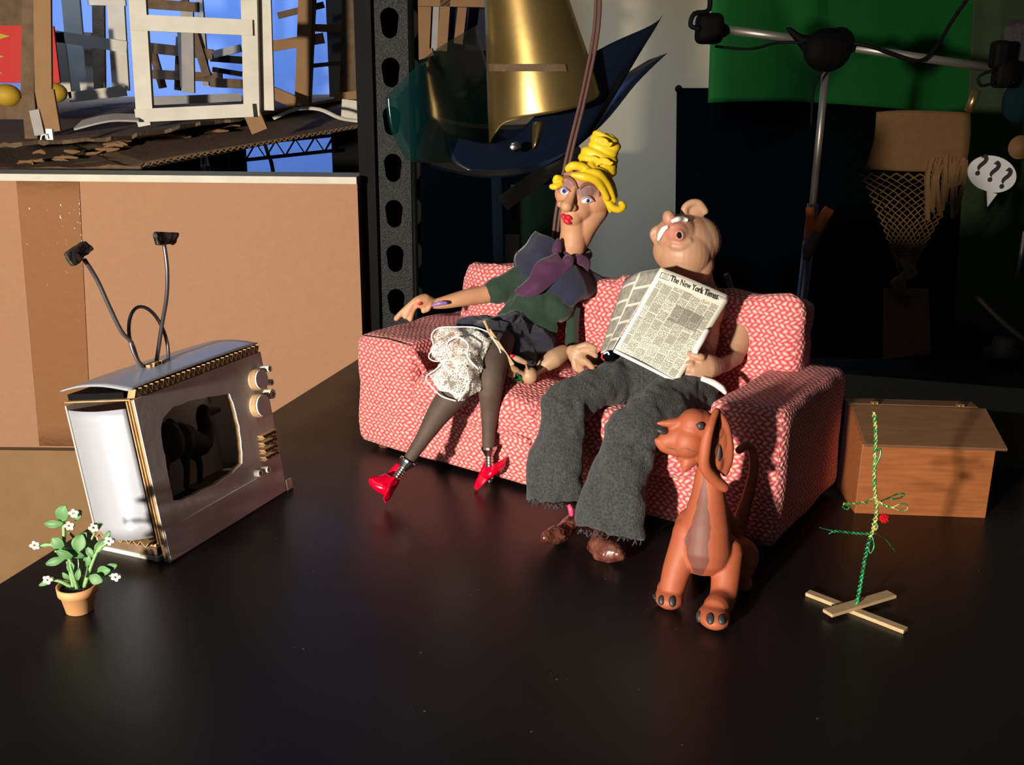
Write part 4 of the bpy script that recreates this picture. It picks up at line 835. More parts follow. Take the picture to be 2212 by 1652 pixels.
def rect_ring(inner, c, x0, z0, x1, z1, jag=0.0):
    out = []
    for (x, z) in inner:
        dx, dz = x - c[0], z - c[1]; ts = []
        if dx > 0: ts.append((x1 - c[0])/dx)
        if dx < 0: ts.append((x0 - c[0])/dx)
        if dz > 0: ts.append((z1 - c[1])/dz)
        if dz < 0: ts.append((z0 - c[1])/dz)
        t_ = min(ts); out.append([c[0] + dx*t_, c[1] + dz*t_])
    for cn in ((x0, z0), (x1, z0), (x1, z1), (x0, z1)):     # snap the nearest to each corner
        j = min(range(len(out)), key=lambda i: (out[i][0]-cn[0])**2 + (out[i][1]-cn[1])**2); out[j] = list(cn)
    return [tuple(p) for p in out]
ip, rp = [], []
for i in range(len(inner)):
    a, b = inner[i], inner[(i+1) % len(inner)]
    for q in range(3): t_ = q/3; ip.append((a[0]*(1-t_)+b[0]*t_ + random.uniform(-.05, .05), a[1]*(1-t_)+b[1]*t_ + random.uniform(-.05, .05)))
rp = rect_ring(ip, cxy, 0.0, 0.0, 16.6, 13.7)
MXZ = axes(Vector((0, 0, 0)), Vector((1, 0, 0)), Vector((0, 0, 1)), Vector((0, -1, 0)))
mb = MB(); mb.ringplate(rp, ip, MXZ, 0.12); mb.build('front_panel', MT['tv'], tv, world=False)
mb = MB(); mb.ringplate(rp, [(x*1.0, z) for x, z in ip], axes(Vector((0, 0.45, 0)), Vector((1, 0, 0)), Vector((0, 0, 1)), Vector((0, -1, 0))), 0.43); mb.build('screen_rim', MT['cardedge'], tv, world=False)
# flap bottom strip, tab
mb = MB(); mb.box((8.2, -0.16, 1.4), (16.2, 0.1, 2.6)); mb.build('lower_strip', MT['tv'], tv, world=False)
mb = MB(); mb.box((17.0, -0.2, 0.5), (0.9, 0.15, 1.0)); mb.build('corner_tab', MT['whitecard'], tv, world=False)
# curved silver side
def side(x, sg, mname, name):
    mb = MB(); rows = []
    for zz in (2.2, 8, 13.0):
        rows.append([Vector((x + sg*(1.5*math.sin(math.pi*t_**0.8)), 0.9 + 6.0*t_, zz + 0.12*math.sin(3*t_))) for t_ in (0, 0.25, 0.5, 0.75, 1)])
    mb.sheet(rows, 0.1, 4); return mb.build(name, MT[mname], tv, world=False, smooth=True)
side(0.0, -0.7, 'tvside', 'side_panel'); side(16.5, 0.5, 'tv', 'side_panel')
mb = MB()
for y_ in (0.25, 0.55): mb.box((0.1, y_, 7.6), (0.5, 0.12, 12.0))
mb.build('cardboard_edge', MT['cardedge'], tv, world=False)
mb = MB(); mb.box((8.2, 7.0, 7.6), (16.6, 0.15, 11.6)); mb.build('back_panel', MT['inner'], tv, world=False)
mb = MB(); mb.box((8.2, 3.9, 2.0), (16.4, 6.2, 0.2)); mb.build('inner_floor', MT['black'], tv, world=False)
# top of two sheets with exposed corrugation
mb = MB(); rows = []
for x_ in (-0.4, 4, 12.5, 16.4):
    rows.append([Vector((x_, -0.15 + 7.0*t_, 14.55 + 0.5*math.sin(math.pi*t_*0.9) + (0.1 if 0 < x_ < 14 else 0))) for t_ in (0, 0.35, 0.7, 1)])
mb.sheet(rows, 0.1, 4); top = mb.build('top_panel', MT['tvside'], tv, world=False, smooth=True)
mb = MB(); mb.box((8.0, 3.4, 13.75), (16.6, 6.8, 0.1)); mb.build('lower_liner', MT['cardedge'], tv, world=False)
mb = MB(); pts = [Vector((-0.2 + 0.32*i, -0.08, 13.85 + (0.62 if i % 2 else 0.02))) for i in range(52)]
for i in range(51): mb.beam(pts[i], pts[i+1], 0.75, 0.06, Vector((0, 1, 0)))
mb.build('corrugation', MT['cardedge'], tv, world=False)
mb = MB(); mb.box((8, 3.6, 14.1), (16.2, 5.8, 0.5)); mb.build('dark_core', MT['black'], tv, world=False)
# foot: layered cardboard under the body, level with the table
t8 = math.tan(TT); RX = Matrix.Rotation(TT, 3, 'X')
for i, (h0, h1, m_) in enumerate(((0.0, 0.35, 'whitecard'), (0.35, 1.1, 'darkcard'), (1.1, 1.35, 'cardedge'))):
    mb = MB(); mb.box(Vector((2.6, 4.0, 4.0*t8 + (h0+h1)/2)), (5.6 - 0.3*i, 6.4 - 0.2*i, h1-h0), RX); mb.build('foot_layer', MT[m_], tv, world=False)
mb = MB(); pts = [Vector((-0.3, 0.9 + 0.42*i, 0)) for i in range(15)]
for i in range(14):
    a, b = pts[i], pts[i+1]; a.z = a.y*t8 + (1.4 if i % 2 else 1.85); b.z = b.y*t8 + (1.85 if i % 2 else 1.4); mb.beam(a, b, 0.9, 0.06, Vector((1, 0, 0)))
mb.build('foot_corrugation', MT['cardedge'], tv, world=False)
mb = MB(); mb.box(Vector((13.5, 4.0, 4.0*t8 + 0.65)), (5.0, 6.0, 1.3), RX); mb.build('foot_block', MT['darkcard'], tv, world=False)
# knobs and speaker slats
for (x, y, r, m_) in ((556, 820, 0.95, 'tv'), (560, 876, 1.05, 'tv')):
    p = TP(x - 8, y, 0.0); mb = MB(); mb.lathe((p.x, 0, p.z), [(r, 0.12), (r*1.02, 0.3), (r*0.96, 0.85), (r*0.96, 0.95)], 20, MXZ.to_3x3()); kb = mb.build('knob', MT['tv'], tv, world=False)
    mb = MB(); mb.lathe((p.x, 0, p.z), [(r*1.03, 0.2), (r*1.05, 0.3), (r*1.05, 0.72), (r*1.02, 0.8)], 20, MXZ.to_3x3()); mb.build('knob_edge', MT['cardedge'], kb, world=False)
for (x, y, r, L_) in ((568, 797, 0.30, 1.1), (576, 826, 0.30, 0.9), (578, 851, 0.46, 0.9), (556, 1022, 0.32, 0.7), (570, 1014, 0.30, 0.9)):
    p = TP(x, y, -0.3); mb = MB(); mb.lathe((p.x, 0, p.z), [(r, 0.1), (r, L_), (r*0.6, L_), (r*0.6, L_-0.15), (0.01, L_-0.15)], 14, MXZ.to_3x3()); mb.build('dial', MT['whitecard'], tv, world=False)
for i in range(4):
    p = TP(574 + 2*i, 938 + 15*i, -0.2); mb = MB(); q0 = Vector((p.x, -0.35, p.z))
    mb.box(q0 + Vector((0, 0, 0.17)), (2.3, 0.75, 0.05)); mb.box(q0 - Vector((0, 0, 0.17)), (2.3, 0.75, 0.05))
    for j in range(7): mb.beam(q0 + Vector((-1.1 + 0.31*j, 0, -0.17 if j % 2 else 0.17)), q0 + Vector((-1.1 + 0.31*(j+1), 0, 0.17 if j % 2 else -0.17)), 0.7, 0.05, Vector((0, 1, 0)))
    mb.build('speaker_slat', MT['cardedge'], tv, world=False)
# antenna
ant = MB(); Ya = 3.2
def tpl(pts, y=Ya): return [TP(x, yy, y) for x, yy in pts]
ant.tube(tpl([(328, 800), (300, 782), (284, 740), (262, 715), (235, 660), (210, 605), (182, 560)]), 0.17, 8); ant.tube(tpl([(337, 785), (342, 755), (350, 700), (360, 640), (361, 580), (354, 525)]), 0.17, 8)
a_ = ant.build('antenna', MT['wirem'], tv, world=False, smooth=True)
for (x, y, rot) in ((170, 546, 0.42), (357, 515, -0.12)):
    p = TP(x, y, Ya); mb = MB(); softbox(mb, p, (2.5, 0.5, 1.1), 0.15, 8, wob=0.25, wsc=1.0, M=Matrix.Rotation(-rot, 3, 'Y')); mb.build('tape_end', MT['tape'], a_, world=False)
mb = MB(); c_ = TP(322, 738, Ya); mb.tube([c_ + Vector((2.05*math.cos(a), 0.3*math.sin(a), 3.0*math.sin(a))) for a in (2*math.pi*i/20 - math.pi/2 for i in range(21))], 0.15, 8, 2); mb.build('antenna_loop', MT['wirem'], a_, world=False, smooth=True)
mb = MB(); p = TP(334, 790, 2.9); mb.box(p, (2.0, 0.9, 0.6)); 
for j in range(4): mb.box(p + Vector((-0.7 + 0.45*j, -0.5, 0.1)), (0.1, 0.3, 0.6), Matrix.Rotation(0.5*(-1)**j, 3, 'Y'))
mb.build('antenna_mount', MT['cardedge'], a_, world=False)
# camel inside
cm = thing('camel_figurine', 'dark camel figure standing inside the screen of the toy television', 'camel', M=TM @ Matrix.Translation((6, 4.2, 2.1)))
def cp(px, py): return TM @ TP(px, py, 4.2)
mb = MB(); kc = 0.042
mb.ell(cp(360, 955), (1.6, 1.0, 1.9)); mb.ell(cp(385, 950), (1.5, 0.9, 1.7)); chain(mb, [cp(372, 935), cp(366, 912)], [1.0, 0.4])
chain(mb, [cp(395, 945), cp(430, 960), cp(445, 930), cp(438, 900), cp(440, 888)], [1.3, 1.1, 0.75, 0.65, 0.6], 4); chain(mb, [cp(440, 887), cp(470, 884)], [0.65, 0.35])
for a in (((395, 975), (404, 1010), (402, 1050)), ((405, 975), (430, 995), (431, 1040)), ((355, 985), (358, 1020), (356, 1062))): chain(mb, [cp(*q) for q in a], [0.55, 0.3, 0.25])
fuse(mb, 0.12, 2).build('body', MT['camel'], cm, smooth=True)

# ================================================================== potted plant
pl = thing('potted_plant', 'tiny potted plant with green leaves and white flowers in terracotta pot', 'plant', tuple(G(172, 1334)))
pc = G(173, 1318); pk = kpx(63); pc.z = 0
MB().lathe(pc, [(0.85, 0), (0.95, 0.06), (1.22, 1.45), (1.38, 1.47), (1.42, 2.1), (1.28, 2.1), (1.2, 1.8)], 32, close=False).build('pot', MT['terracotta'], pl, smooth=True)
mb = MB(); mb.lathe(pc + Vector((0, 0, 1.7)), [(1.22, 0), (0.9, 0.2), (0.02, 0.3)], 24, close=False)
for i in range(70): a = random.random()*6.28; r_ = random.random()**0.5*1.05; mb.ell(pc + Vector((r_*math.cos(a), r_*math.sin(a), 1.9)), random.uniform(.06, .14), seg=6)
mb.build('soil', MT['soil'], pl)
def pp(px, py, d=0.0): return P(px, py, pc.y + d)
stems = [[(160, 1270, 0), (150, 1225, -.3), (140, 1190, -.2), (138, 1140, 0), (136, 1115, .2)], [(165, 1270, .2), (160, 1235, -.4), (145, 1200, -.7), (118, 1190, -1)], [(178, 1268, 0), (188, 1225, .2), (190, 1185, .3), (205, 1150, .2)], [(182, 1268, 0), (200, 1215, -.3), (215, 1185, -.4), (240, 1168, -.5)], [(168, 1272, -.3), (158, 1240, -.9), (152, 1220, -1.2)], [(172, 1270, .3), (172, 1215, .8), (165, 1170, .8), (150, 1150, .6)], [(185, 1268, .2), (205, 1245, .3), (245, 1244, .2)], [(155, 1268, 0), (130, 1255, -.3), (100, 1252, -.5)], [(150, 1190, -.2), (110, 1176, -.3), (82, 1180, -.4)]]
for st in stems: MB().tube([pp(*q) for q in st], [0.17] + [0.13]*(len(st)-2) + [0.07], 6).build('stem', MT['stem'], pl, smooth=True)
def leaf(px, py, a, b, ang, d=0.0, tilt=0.0):
    mb = MB(); c_ = pp(px, py, d); x = Vector((math.cos(ang), 0.25*math.sin(tilt), math.sin(ang))).normalized(); z = Vector((0.15*math.sin(tilt), -1, 0.3)); z = (z - x*z.dot(x)).normalized(); y = z.cross(x)
    rows = []
    for i in range(7):
        t_ = i/6; w_ = b*math.sin(math.pi*min(0.97, max(0.06, t_)))**0.7; rows.append([c_ + x*(2*t_-1)*a + y*w_*s_ + z*(0.12*abs(s_)**2*a + 0.18*a*math.sin(math.pi*t_)) for s_ in (-1, -.5, 0, .5, 1)])
    mb.sheet(rows, 0.05, 2); mb.build('leaf', MT['leaf'], pl, smooth=True)
for q in ((137, 1108, 18, 14, 1.2, .1), (117, 1131, 18, 8, 3.1, -.1), (168, 1112, 12, 9, 0.9, .3), (120, 1212, 18, 8, 3.4, -.8), (125, 1172, 14, 12, 2.4, -.5), (140, 1196, 16, 9, 2.6, -.9), (172, 1172, 18, 14, 1.3, -.2), (182, 1160, 14, 9, 1.0, .2), (208, 1138, 16, 8, .5, .1), (215, 1180, 15, 8, 1.0, -.3), (232, 1158, 12, 6, 1.1, -.3), (208, 1250, 14, 11, -.3, -.4), (225, 1232, 16, 10, .2, .2), (240, 1225, 14, 8, .4, .5), (190, 1210, 13, 8, 1.4, .1), (155, 1225, 15, 8, 1.9, -.6), (165, 1195, 16, 8, 2.6, -.3), (100, 1258, 14, 5, 3.5, -.5), (145, 1245, 12, 6, 2.2, .2), (195, 1192, 12, 7, 2.2, -.2), (170, 1240, 12, 6, 1.4, -.9), (100, 1177, 10, 4, 3.2, -.3), (252, 1246, 8, 5, .2, .2)):
    leaf(q[0], q[1], q[2]*pk*1.2, q[3]*pk*1.2, q[4], q[5], q[0]*0.3)
for (x, y, d) in ((160, 1109, -.3), (150, 1136, -.4), (203, 1140, -.3), (236, 1168, -.8), (76, 1178, -.5), (103, 1252, -.7), (250, 1246, -.1)):
    c_ = pp(x, y, d); mb = MB()
    for j in range(5): a = 2*math.pi*j/5 + x; mb.ell(c_ + Vector((0.24*math.cos(a), 0.05*math.cos(3*a), 0.22*math.sin(a))), (0.17, 0.12, 0.14), seg=8)
    mb.ell(c_ + Vector((0.1, 0.3, -0.1)), (0.16, 0.3, 0.13), seg=8)
    mb.build('flower', MT['petal'], pl, smooth=True)

# ================================================================== wooden chest, tinsel tree
cx0 = Vector((31.7, 82.9, 0)); cu = Vector((0.9975, -0.07, 0)).normalized(); cv = Vector((0.07, 0.9975, 0)).normalized(); CMx = axes(cx0, cu, cv, Z3)
ch = thing('wooden_chest', 'small orange wooden chest with sloping hinged lid right of the sofa', 'chest', M=CMx)
CW = 11.7
lfz = (CMx.inverted() @ P(1854, 963, 82.4)).z; lb = CMx.inverted() @ P(1816, 881, 87.6); 
zf, zb, dpth = lfz, lb.z, 5.0
mb = MB(); mb.add([(0, 0, 0), (CW, 0, 0), (CW, 0.3, 0), (0, 0.3, 0), (0, 0, zf), (CW, 0, zf), (CW, 0.3, zf), (0, 0.3, zf)], [(0, 1, 2, 3), (4, 5, 6, 7), (0, 1, 5, 4), (2, 3, 7, 6), (1, 2, 6, 5), (0, 3, 7, 4)]); mb.build('front_board', MT['chest'], ch, world=False, bevel=0.05)
for x_ in (0.0, CW-0.3):
    mb = MB(); poly = [(0.3, 0), (6.4, 0), (6.4, zb), (5.2, zb), (0.3, zf)]
    mb.prism(poly, axes(Vector((x_, 0, 0)), Vector((0, 1, 0)), Vector((0, 0, 1)), Vector((1, 0, 0))), 0.3); mb.build('side_board', MT['chest'], ch, world=False)
MB().box((CW/2, 6.5, zb/2), (CW, 0.3, zb)).build('back_board', MT['chest'], ch, world=False)
MB().box((CW/2, 3.3, 0.2), (CW-0.6, 6.1, 0.3)).build('floor_board', MT['chest'], ch, world=False)
def lidboard(y0, z0, y1, z1, x0, x1, name):
    mb = MB(); v = Vector((0, y1-y0, z1-z0)).normalized(); n_ = Vector((0, -v.z, v.y)); a = Vector((x0, y0, z0)); 
    L_ = math.hypot(y1-y0, z1-z0); vs = [a, a + Vector((x1-x0, 0, 0)), a + Vector((x1-x0, 0, 0)) + v*L_, a + v*L_]; vs += [p + n_*0.3 for p in vs]
    mb.add(vs, [(0, 1, 2, 3), (4, 5, 6, 7), (0, 1, 5, 4), (1, 2, 6, 5), (2, 3, 7, 6), (3, 0, 4, 7)]); return mb.build(name, MT['lid'], ch, world=False, bevel=0.07)
ld = lidboard(-0.55, zf - 0.07, 5.15, zb, 0.05, CW + 0.75, 'lid'); lidboard(5.25, zb + 0.02, 7.0, zb + 0.05, -0.1, CW + 0.1, 'top_strip')
for x_ in (2.2, CW-1.6):
    mb = MB(); mb.box((x_, 5.15, zb+0.42), (0.6, 0.7, 0.08)); mb.tube([(x_-0.35, 5.15, zb+0.5), (x_+0.35, 5.15, zb+0.5)], 0.13, 8, 0)
    for dx in (-.18, .2): mb.ell((x_+dx, 4.85, zb+0.46), 0.09, seg=8); mb.ell((x_+dx, 5.5, zb+0.5), 0.09, seg=8)
    mb.build('hinge', MT['brass'], ch, world=False)

tr = thing('tinsel_tree', 'bare little twisted green tinsel tree on crossed pale sticks', 'decoration', tuple(G(1850, 1322)))
a, b = G(1744, 1284), G(1956, 1366); a.z = b.z = 0.16; MB().beam(a, b, 0.72, 0.3, Vector((b-a).cross(Z3))).build('base_stick', MT['stick'], tr, bevel=0.04)
a, b = G(1786, 1336), G(1925, 1294); a.z = b.z = 0.44; MB().beam(a, b, 0.95, 0.26, Vector((b-a).cross(Z3))).build('base_stick', MT['stick'], tr, bevel=0.04)
tY = G(1850, 1318).y
def trp(px, py, d=0.0): return P(px, py, tY + d)
def twist(pts, name, m1, m2, r=0.075, R=0.1, pitch=0.75, par=None):
    pts, _ = catmull([Vector(p) for p in pts], [1]*len(pts), 10)
    L_ = 0; outs = [[], []]; up = None
    for i, p in enumerate(pts):
        if i: L_ += (p - pts[i-1]).length
        t_ = (pts[min(i+1, len(pts)-1)] - pts[max(i-1, 0)]).normalized(); s_ = t_.cross(Vector((0.1, 1, 0))).normalized(); u_ = t_.cross(s_)
        for k_ in (0, 1): a = 2*math.pi*L_/pitch + math.pi*k_; outs[k_].append(p + (s_*math.cos(a) + u_*math.sin(a))*R)
    for o_, mm in zip(outs, (m1, m2)): MB().tube(o_, r, 6, 2).build(name, MT[mm], par or tr, smooth=True)
twist([trp(1850, 1305), trp(1857, 1270), trp(1866, 1220), trp(1874, 1180), trp(1880, 1160)], 'wire_trunk', 'greenwire', 'greenwire')
twist([trp(1880, 1160), trp(1890, 1130), trp(1893, 1095), trp(1889, 1050), trp(1889, 1000), trp(1892, 940), trp(1888, 890)], 'wire_trunk', 'goldwire', 'goldwire')
twist([trp(1882, 1153), trp(1850, 1152, -.3), trp(1815, 1148, -.6), trp(1795, 1148, -.8)], 'wire_branch', 'greenwire', 'greenwire', 0.055, 0.06)
twist([trp(1890, 1075), trp(1872, 1084, -.3), trp(1845, 1088, -.6), trp(1822, 1088, -.8)], 'wire_branch', 'goldwire', 'goldwire', 0.055, 0.06)
twist([trp(1892, 1080), trp(1912, 1092, -.2), trp(1928, 1096, -.4)], 'wire_branch', 'goldwire', 'goldwire', 0.055, 0.06)
def loop(pts, m, r=0.055): MB().tube([trp(*q) for q in pts], r, 6, 5).build('wire_loop', MT[m], tr, smooth=True)
loop([(1928, 1096, -.4), (1945, 1088, -.4), (1958, 1090, -.3), (1961, 1098, -.3), (1950, 1104, -.4), (1928, 1096, -.4)], 'goldwire')
loop([(1896, 1085, 0), (1918, 1076, .4), (1935, 1068, .8), (1953, 1066, 1), (1945, 1075, 1), (1925, 1078, .6)], 'greenwire'); loop([(1822, 1088, -.8), (1835, 1095, -.7), (1828, 1100, -.7), (1820, 1094, -.8)], 'greenwire')
loop([(1885, 1160, 0), (1888, 1180, -.2), (1880, 1195, -.2), (1876, 1180, 0)], 'greenwire'); loop([(1892, 1005, 0), (1901, 985, 0), (1902, 970, .1), (1892, 975, .1)], 'greenwire'); loop([(1885, 1120, 0), (1896, 1135, -.2), (1890, 1145, 0), (1884, 1130, 0)], 'goldwire')
loop([(1770, 1139, -1), (1785, 1143, -.9), (1800, 1147, -.8), (1790, 1153, -.8)], 'greenwire', 0.04); loop([(1890, 1152, 0), (1912, 1164, .4), (1925, 1180, .7), (1937, 1194, 1)], 'greenwire', 0.03)
bead = MB(); c_ = trp(1910, 1119, -0.2)
for i in range(26):
    z = 1 - 2*(i+.5)/26; a = i*2.4; rr = math.sqrt(1-z*z); bead.ell(c_ + Vector((rr*math.cos(a), rr*math.sin(a), z))*0.27, 0.12, seg=6)
bead.build('red_bead', MT['redbead'], tr)

# low dark board box behind the chest
p0, p1 = Vector((33.8, 100.7, 0)), Vector((66.0, 90.8, 0)); zt = P(1900, 868, 98.5).z
dv = (p1-p0).normalized(); nv = Vector((-dv.y, dv.x, 0)); depth = 10.0
rail = thing('long_low_box', 'long low dark olive box behind the wooden chest', 'box', tuple(p0 + (p1-p0)*0.5))
mb = MB(); q = [p0, p1, p1 + nv*depth, p0 + nv*depth]; mb.add([v for v in q] + [v + Z3*(zt-0.4) for v in q], [(0, 3, 2, 1), (4, 5, 6, 7), (0, 1, 5, 4), (1, 2, 6, 5), (2, 3, 7, 6), (3, 0, 4, 7)]); mb.build('body', MT['oliverail'], rail)
q = [v + Z3*(zt-0.4) for v in q]; mb = MB(); mb.add(q + [v + Z3*0.4 for v in q], [(0, 3, 2, 1), (4, 5, 6, 7), (0, 1, 5, 4), (1, 2, 6, 5), (2, 3, 7, 6), (3, 0, 4, 7)]); mb.build('lid', MT['greenrail'], rail)

# ================================================================== left background: cardboard boxes
b1 = thing('cardboard_box', 'large brown cardboard box sealed with clear tape behind the television', 'box', (-60, 160, -16))
xr = P(775, 300, 147).x - 0.3; zt1 = P(400, 394, 146).z; zb1 = P(80, 966, 146).z
mb = MB(); mb.box(((-130 + xr)/2, 150.5, (zt1+zb1)/2), (xr + 130, 9, zt1-zb1)); mb.build('carton', MT['boxcard'], b1)
mb = MB(); mb.box(((-130 + xr)/2, 150.2, zt1 + 0.55), (xr + 130, 9.6, 1.0)); mb.build('white_board_top', MT['whitecard'], b1)
x0, x1 = P(40, 420, 146), P(175, 420, 146); x2, x3 = P(85, 955, 146), P(198, 955, 146)
mb = MB(); rows = [[Vector((x0.x + (x1.x-x0.x)*s_, 145.88 + 0.02*math.sin(9*s_), zt1)) for s_ in (0, .25, .5, .75, 1)], [Vector((x2.x + (x3.x-x2.x)*s_, 145.88, zb1 + 0.3)) for s_ in (0, .25, .5, .75, 1)]]
mb.sheet(rows, 0.05, 8, wrinkle=0.05, wscale=0.3); mb.build('packing_tape', MT['clear'], b1, smooth=True)
mb = MB(); mb.box(((-130+xr)/2, 168, (zb1 - 0.6 - 75)/2 - 0.3), (xr + 130, 42, 75 + zb1 - 0.6)); tag(mb.build('cardboard_box', MT['card']), 'lower tan cardboard box standing under the taped brown box', 'box')

# ================================================================== metal shelving post
pst = thing('shelving_post', 'black keyhole-slotted steel shelving upright behind the sofa', 'post', (-20, 148, -75))
pxl, pxr = P(815, 300, 150), P(892, 300, 150)
wl = pxr.x - pxl.x; pcx = (pxl.x + pxr.x)/2 - 0.4
# the slotted face
zlo, zhi = -75.0, 62.0
pitch = 6.85; n_ = int((zhi - zlo)/pitch) + 1
z_first = P(855, 50, 150).z; off = (z_first - zlo) % pitch
mb = MB()
for i in range(n_):
    zc = zlo + off + pitch*i - pitch/2 + pitch*0.5
    if zc < -8: continue
    key = [];
    for q in range(20):
        a = 2*math.pi*q/20 + math.pi/2; r_ = 1.45 if math.sin(a) > -0.35 else 0
        if math.sin(a) > -0.5: key.append((1.35*math.cos(a), 0.75 + 1.35*math.sin(a)))
        else: key.append((1.05*math.cos(a)/0.8, -0.35 + 1.75*math.sin(a)))
    out = rect_ring(key, (0, 0.3), -wl/2, -pitch/2, wl/2, pitch/2)
    mb.ringplate(out, key, axes(Vector((pcx, 150, zc)), X3, Z3, Vector((0, -1, 0))), 0.25)
fc = mb.build('slotted_face', MT['post'], pst)
MB().box((pcx - wl/2 - 0.1, 149.4, -6.5), (0.5, 1.6, 137)).build('flange', MT['postedge'], pst)
MB().box((pcx - wl/2 - 1.3, 151.6, -6.5), (2.2, 4.5, 137)).build('side_web', MT['postedge'], pst)
MB().box((pcx - 0.5, 157.5, -6.5), (wl + 2.5, 0.3, 137)).build('keyhole_shade', MT['black'], pst)  # sheet made black so the keyholes look shaded
MB().box((pcx, 150, -41.5), (wl, 0.4, 67)).build('lower_face', MT['post'], pst)
MB().tube([(pcx + wl/2 + 0.6, 149, -60), (pcx + wl/2 + 0.5, 149, 60)], 0.45, 10, 0).build('edge_bead', MT['postedge'], pst, smooth=True)

# ================================================================== cardboard shelf model (upper left)
shf = thing('cardboard_sheet', 'ragged layered cardboard sheet lying on the wire shelf above the box', 'cardboard', (-50, 190, 30))
def slab(mb, pts, t):
    n_ = len(pts); mb.add([Vector(p) for p in pts] + [Vector(p) - Z3*t for p in pts], [tuple(range(n_)), tuple(reversed(range(n_, 2*n_)))] + [(i, n_+i, n_+(i+1) % n_, (i+1) % n_) for i in range(n_)])
fl, fr = P(-60, 366, 160), P(778, 268, 200); bl, br = P(-60, 222, 255), P(778, 212, 255)
bl.z = min(bl.z, 36); 
def edge(a, b, n_, amp):
    return [a.lerp(b, i/n_) + Vector((0, random.uniform(-amp, amp), random.uniform(-amp, amp)*0.15)) for i in range(n_+1)]
mb = MB(); slab(mb, edge(fl, P(310, 356, 166), 14, 1.3) + edge(P(312, 349, 166), fr, 4, 0.2) + [br, bl], 0.7); mb.build('bottom_sheet', MT['darkcard'], shf)
mb = MB(); slab(mb, [p + Z3*1.7 for p in edge(P(-60, 338, 160), P(250, 318, 166), 16, 1.6) + edge(P(252, 318, 162), P(560, 265, 195), 14, 2.0)] + [br + Z3*1.0, bl + Z3*1.0], 0.6); mb.build('upper_sheet', MT['darkcard'], shf)
mb = MB(); A, B2 = P(310, 352, 165), fr
for i in range(72):
    a = A.lerp(B2, i/72) - Z3*(0.12 if i % 2 else 0.58) + Vector((0, -0.3, 0)); b = A.lerp(B2, (i+1)/72) - Z3*(0.58 if i % 2 else 0.12) + Vector((0, -0.3, 0)); mb.beam(a, b, 0.10, 0.3, Vector((0, 0, 1)))
mb.build('corrugation', MT['card'], shf)
for i in range(26):
    mb = MB(); t_ = random.random(); p = P(20 + 480*t_, 345 - 60*t_ + random.uniform(-14, 14), 165 + 30*t_); q_ = p + Vector((random.uniform(1.5, 5), random.uniform(-2, 2), random.uniform(-.3, .5))); mb.tube([p, (p+q_)/2 + Vector((0, .4, random.uniform(-.3, .5))), q_], [random.uniform(.1, .3), random.uniform(.3, .6), random.uniform(.1, .3)], 5, 2, squash=0.35); mb.build('torn_scrap', MT['card'], shf)

def frame_thing(name, label, parts, grp=None, cat='frame'):
    """parts: (part name, material, px0, py0, Y0, px1, py1, Y1, width px, thickness cm)"""
    pts = [P(p[2], p[3], p[4]) for p in parts]; z = min(p.z for p in pts)
    t_ = thing(name, label, cat, (pts[0].x, pts[0].y, z), group='cardboard scaffold towers behind the box')
    for (nm, m_, x0, y0, Y0, x1, y1, Y1, wpx, th) in parts:
        a, b = P(x0, y0, Y0), P(x1, y1, Y1); mb = MB(); mb.beam(a, b, wpx*kpx((Y0+Y1)/2), th, X3 if abs(x1-x0) < abs(y1-y0) else Z3); mb.build(nm, MT[m_], t_)
    return t_
frame_thing('card_tower', 'white cardboard scaffold tower standing at the front of the upper shelf', [
 ('post', 'whitecard', 296, -40, 172, 315, 262, 172, 34, 1.0), ('post', 'whitecard', 538, -40, 174, 545, 250, 174, 32, 0.9), ('post', 'whitecard', 565, -40, 176, 574, 238, 176, 36, 0.8), ('post_edge', 'card', 552, -40, 175, 560, 270, 175, 8, 1.4),
 ('rung', 'whitecard', 283, 48, 171, 546, 60, 173, 30, 0.5), ('rung', 'whitecard', 293, 250, 170, 547, 238, 172, 26, 0.5), ('rung', 'greycard', 330, 218, 190, 520, 210, 200, 16, 0.5),
 ('foot', 'whitecard', 308, 250, 171, 314, 272, 171, 26, 0.8), ('foot', 'card', 545, 245, 174, 562, 284, 174, 34, 0.8), ('post', 'greycard', 405, 20, 205, 408, 200, 205, 24, 0.8), ('rung', 'darkcard', 318, 8, 200, 430, 16, 200, 18, .6)])
frame_thing('card_tower', 'brown cardboard corner post tower in front of the red card', [
 ('post', 'card', 92, -40, 165, 95, 200, 165, 34, 0.6), ('post_side', 'darkcard', 66, -40, 167, 62, 200, 166, 26, 1.0), ('foot', 'card', 97, 195, 165, 112, 285, 164, 38, 0.6), ('foot', 'darkcard', 62, 195, 166, 70, 300, 165, 26, 0.8), ('scrap', 'greycard', 74, 238, 164, 86, 292, 163, 20, 0.3)])
frame_thing('card_tower', 'dull white cardboard frame seen between the brown post and the front tower', [
 ('post', 'whitecard', 150, -40, 215, 172, 205, 215, 36, 0.8), ('post', 'whitecard', 190, 70, 212, 198, 210, 212, 14, 0.8), ('post', 'whitecard', 248, -40, 212, 262, 195, 212, 34, 0.8), ('post', 'whitecard', 128, 70, 210, 146, 212, 210, 20, 0.6),
 ('rung', 'whitecard', 120, 78, 210, 275, 102, 210, 22, 0.6), ('rung', 'whitecard', 150, 210, 210, 272, 196, 210, 20, 0.6), ('post', 'darkcard', 213, 0, 224, 216, 205, 224, 24, 0.8), ('rung', 'whitecard', 190, 3, 212, 272, 5, 212, 14, .6)])
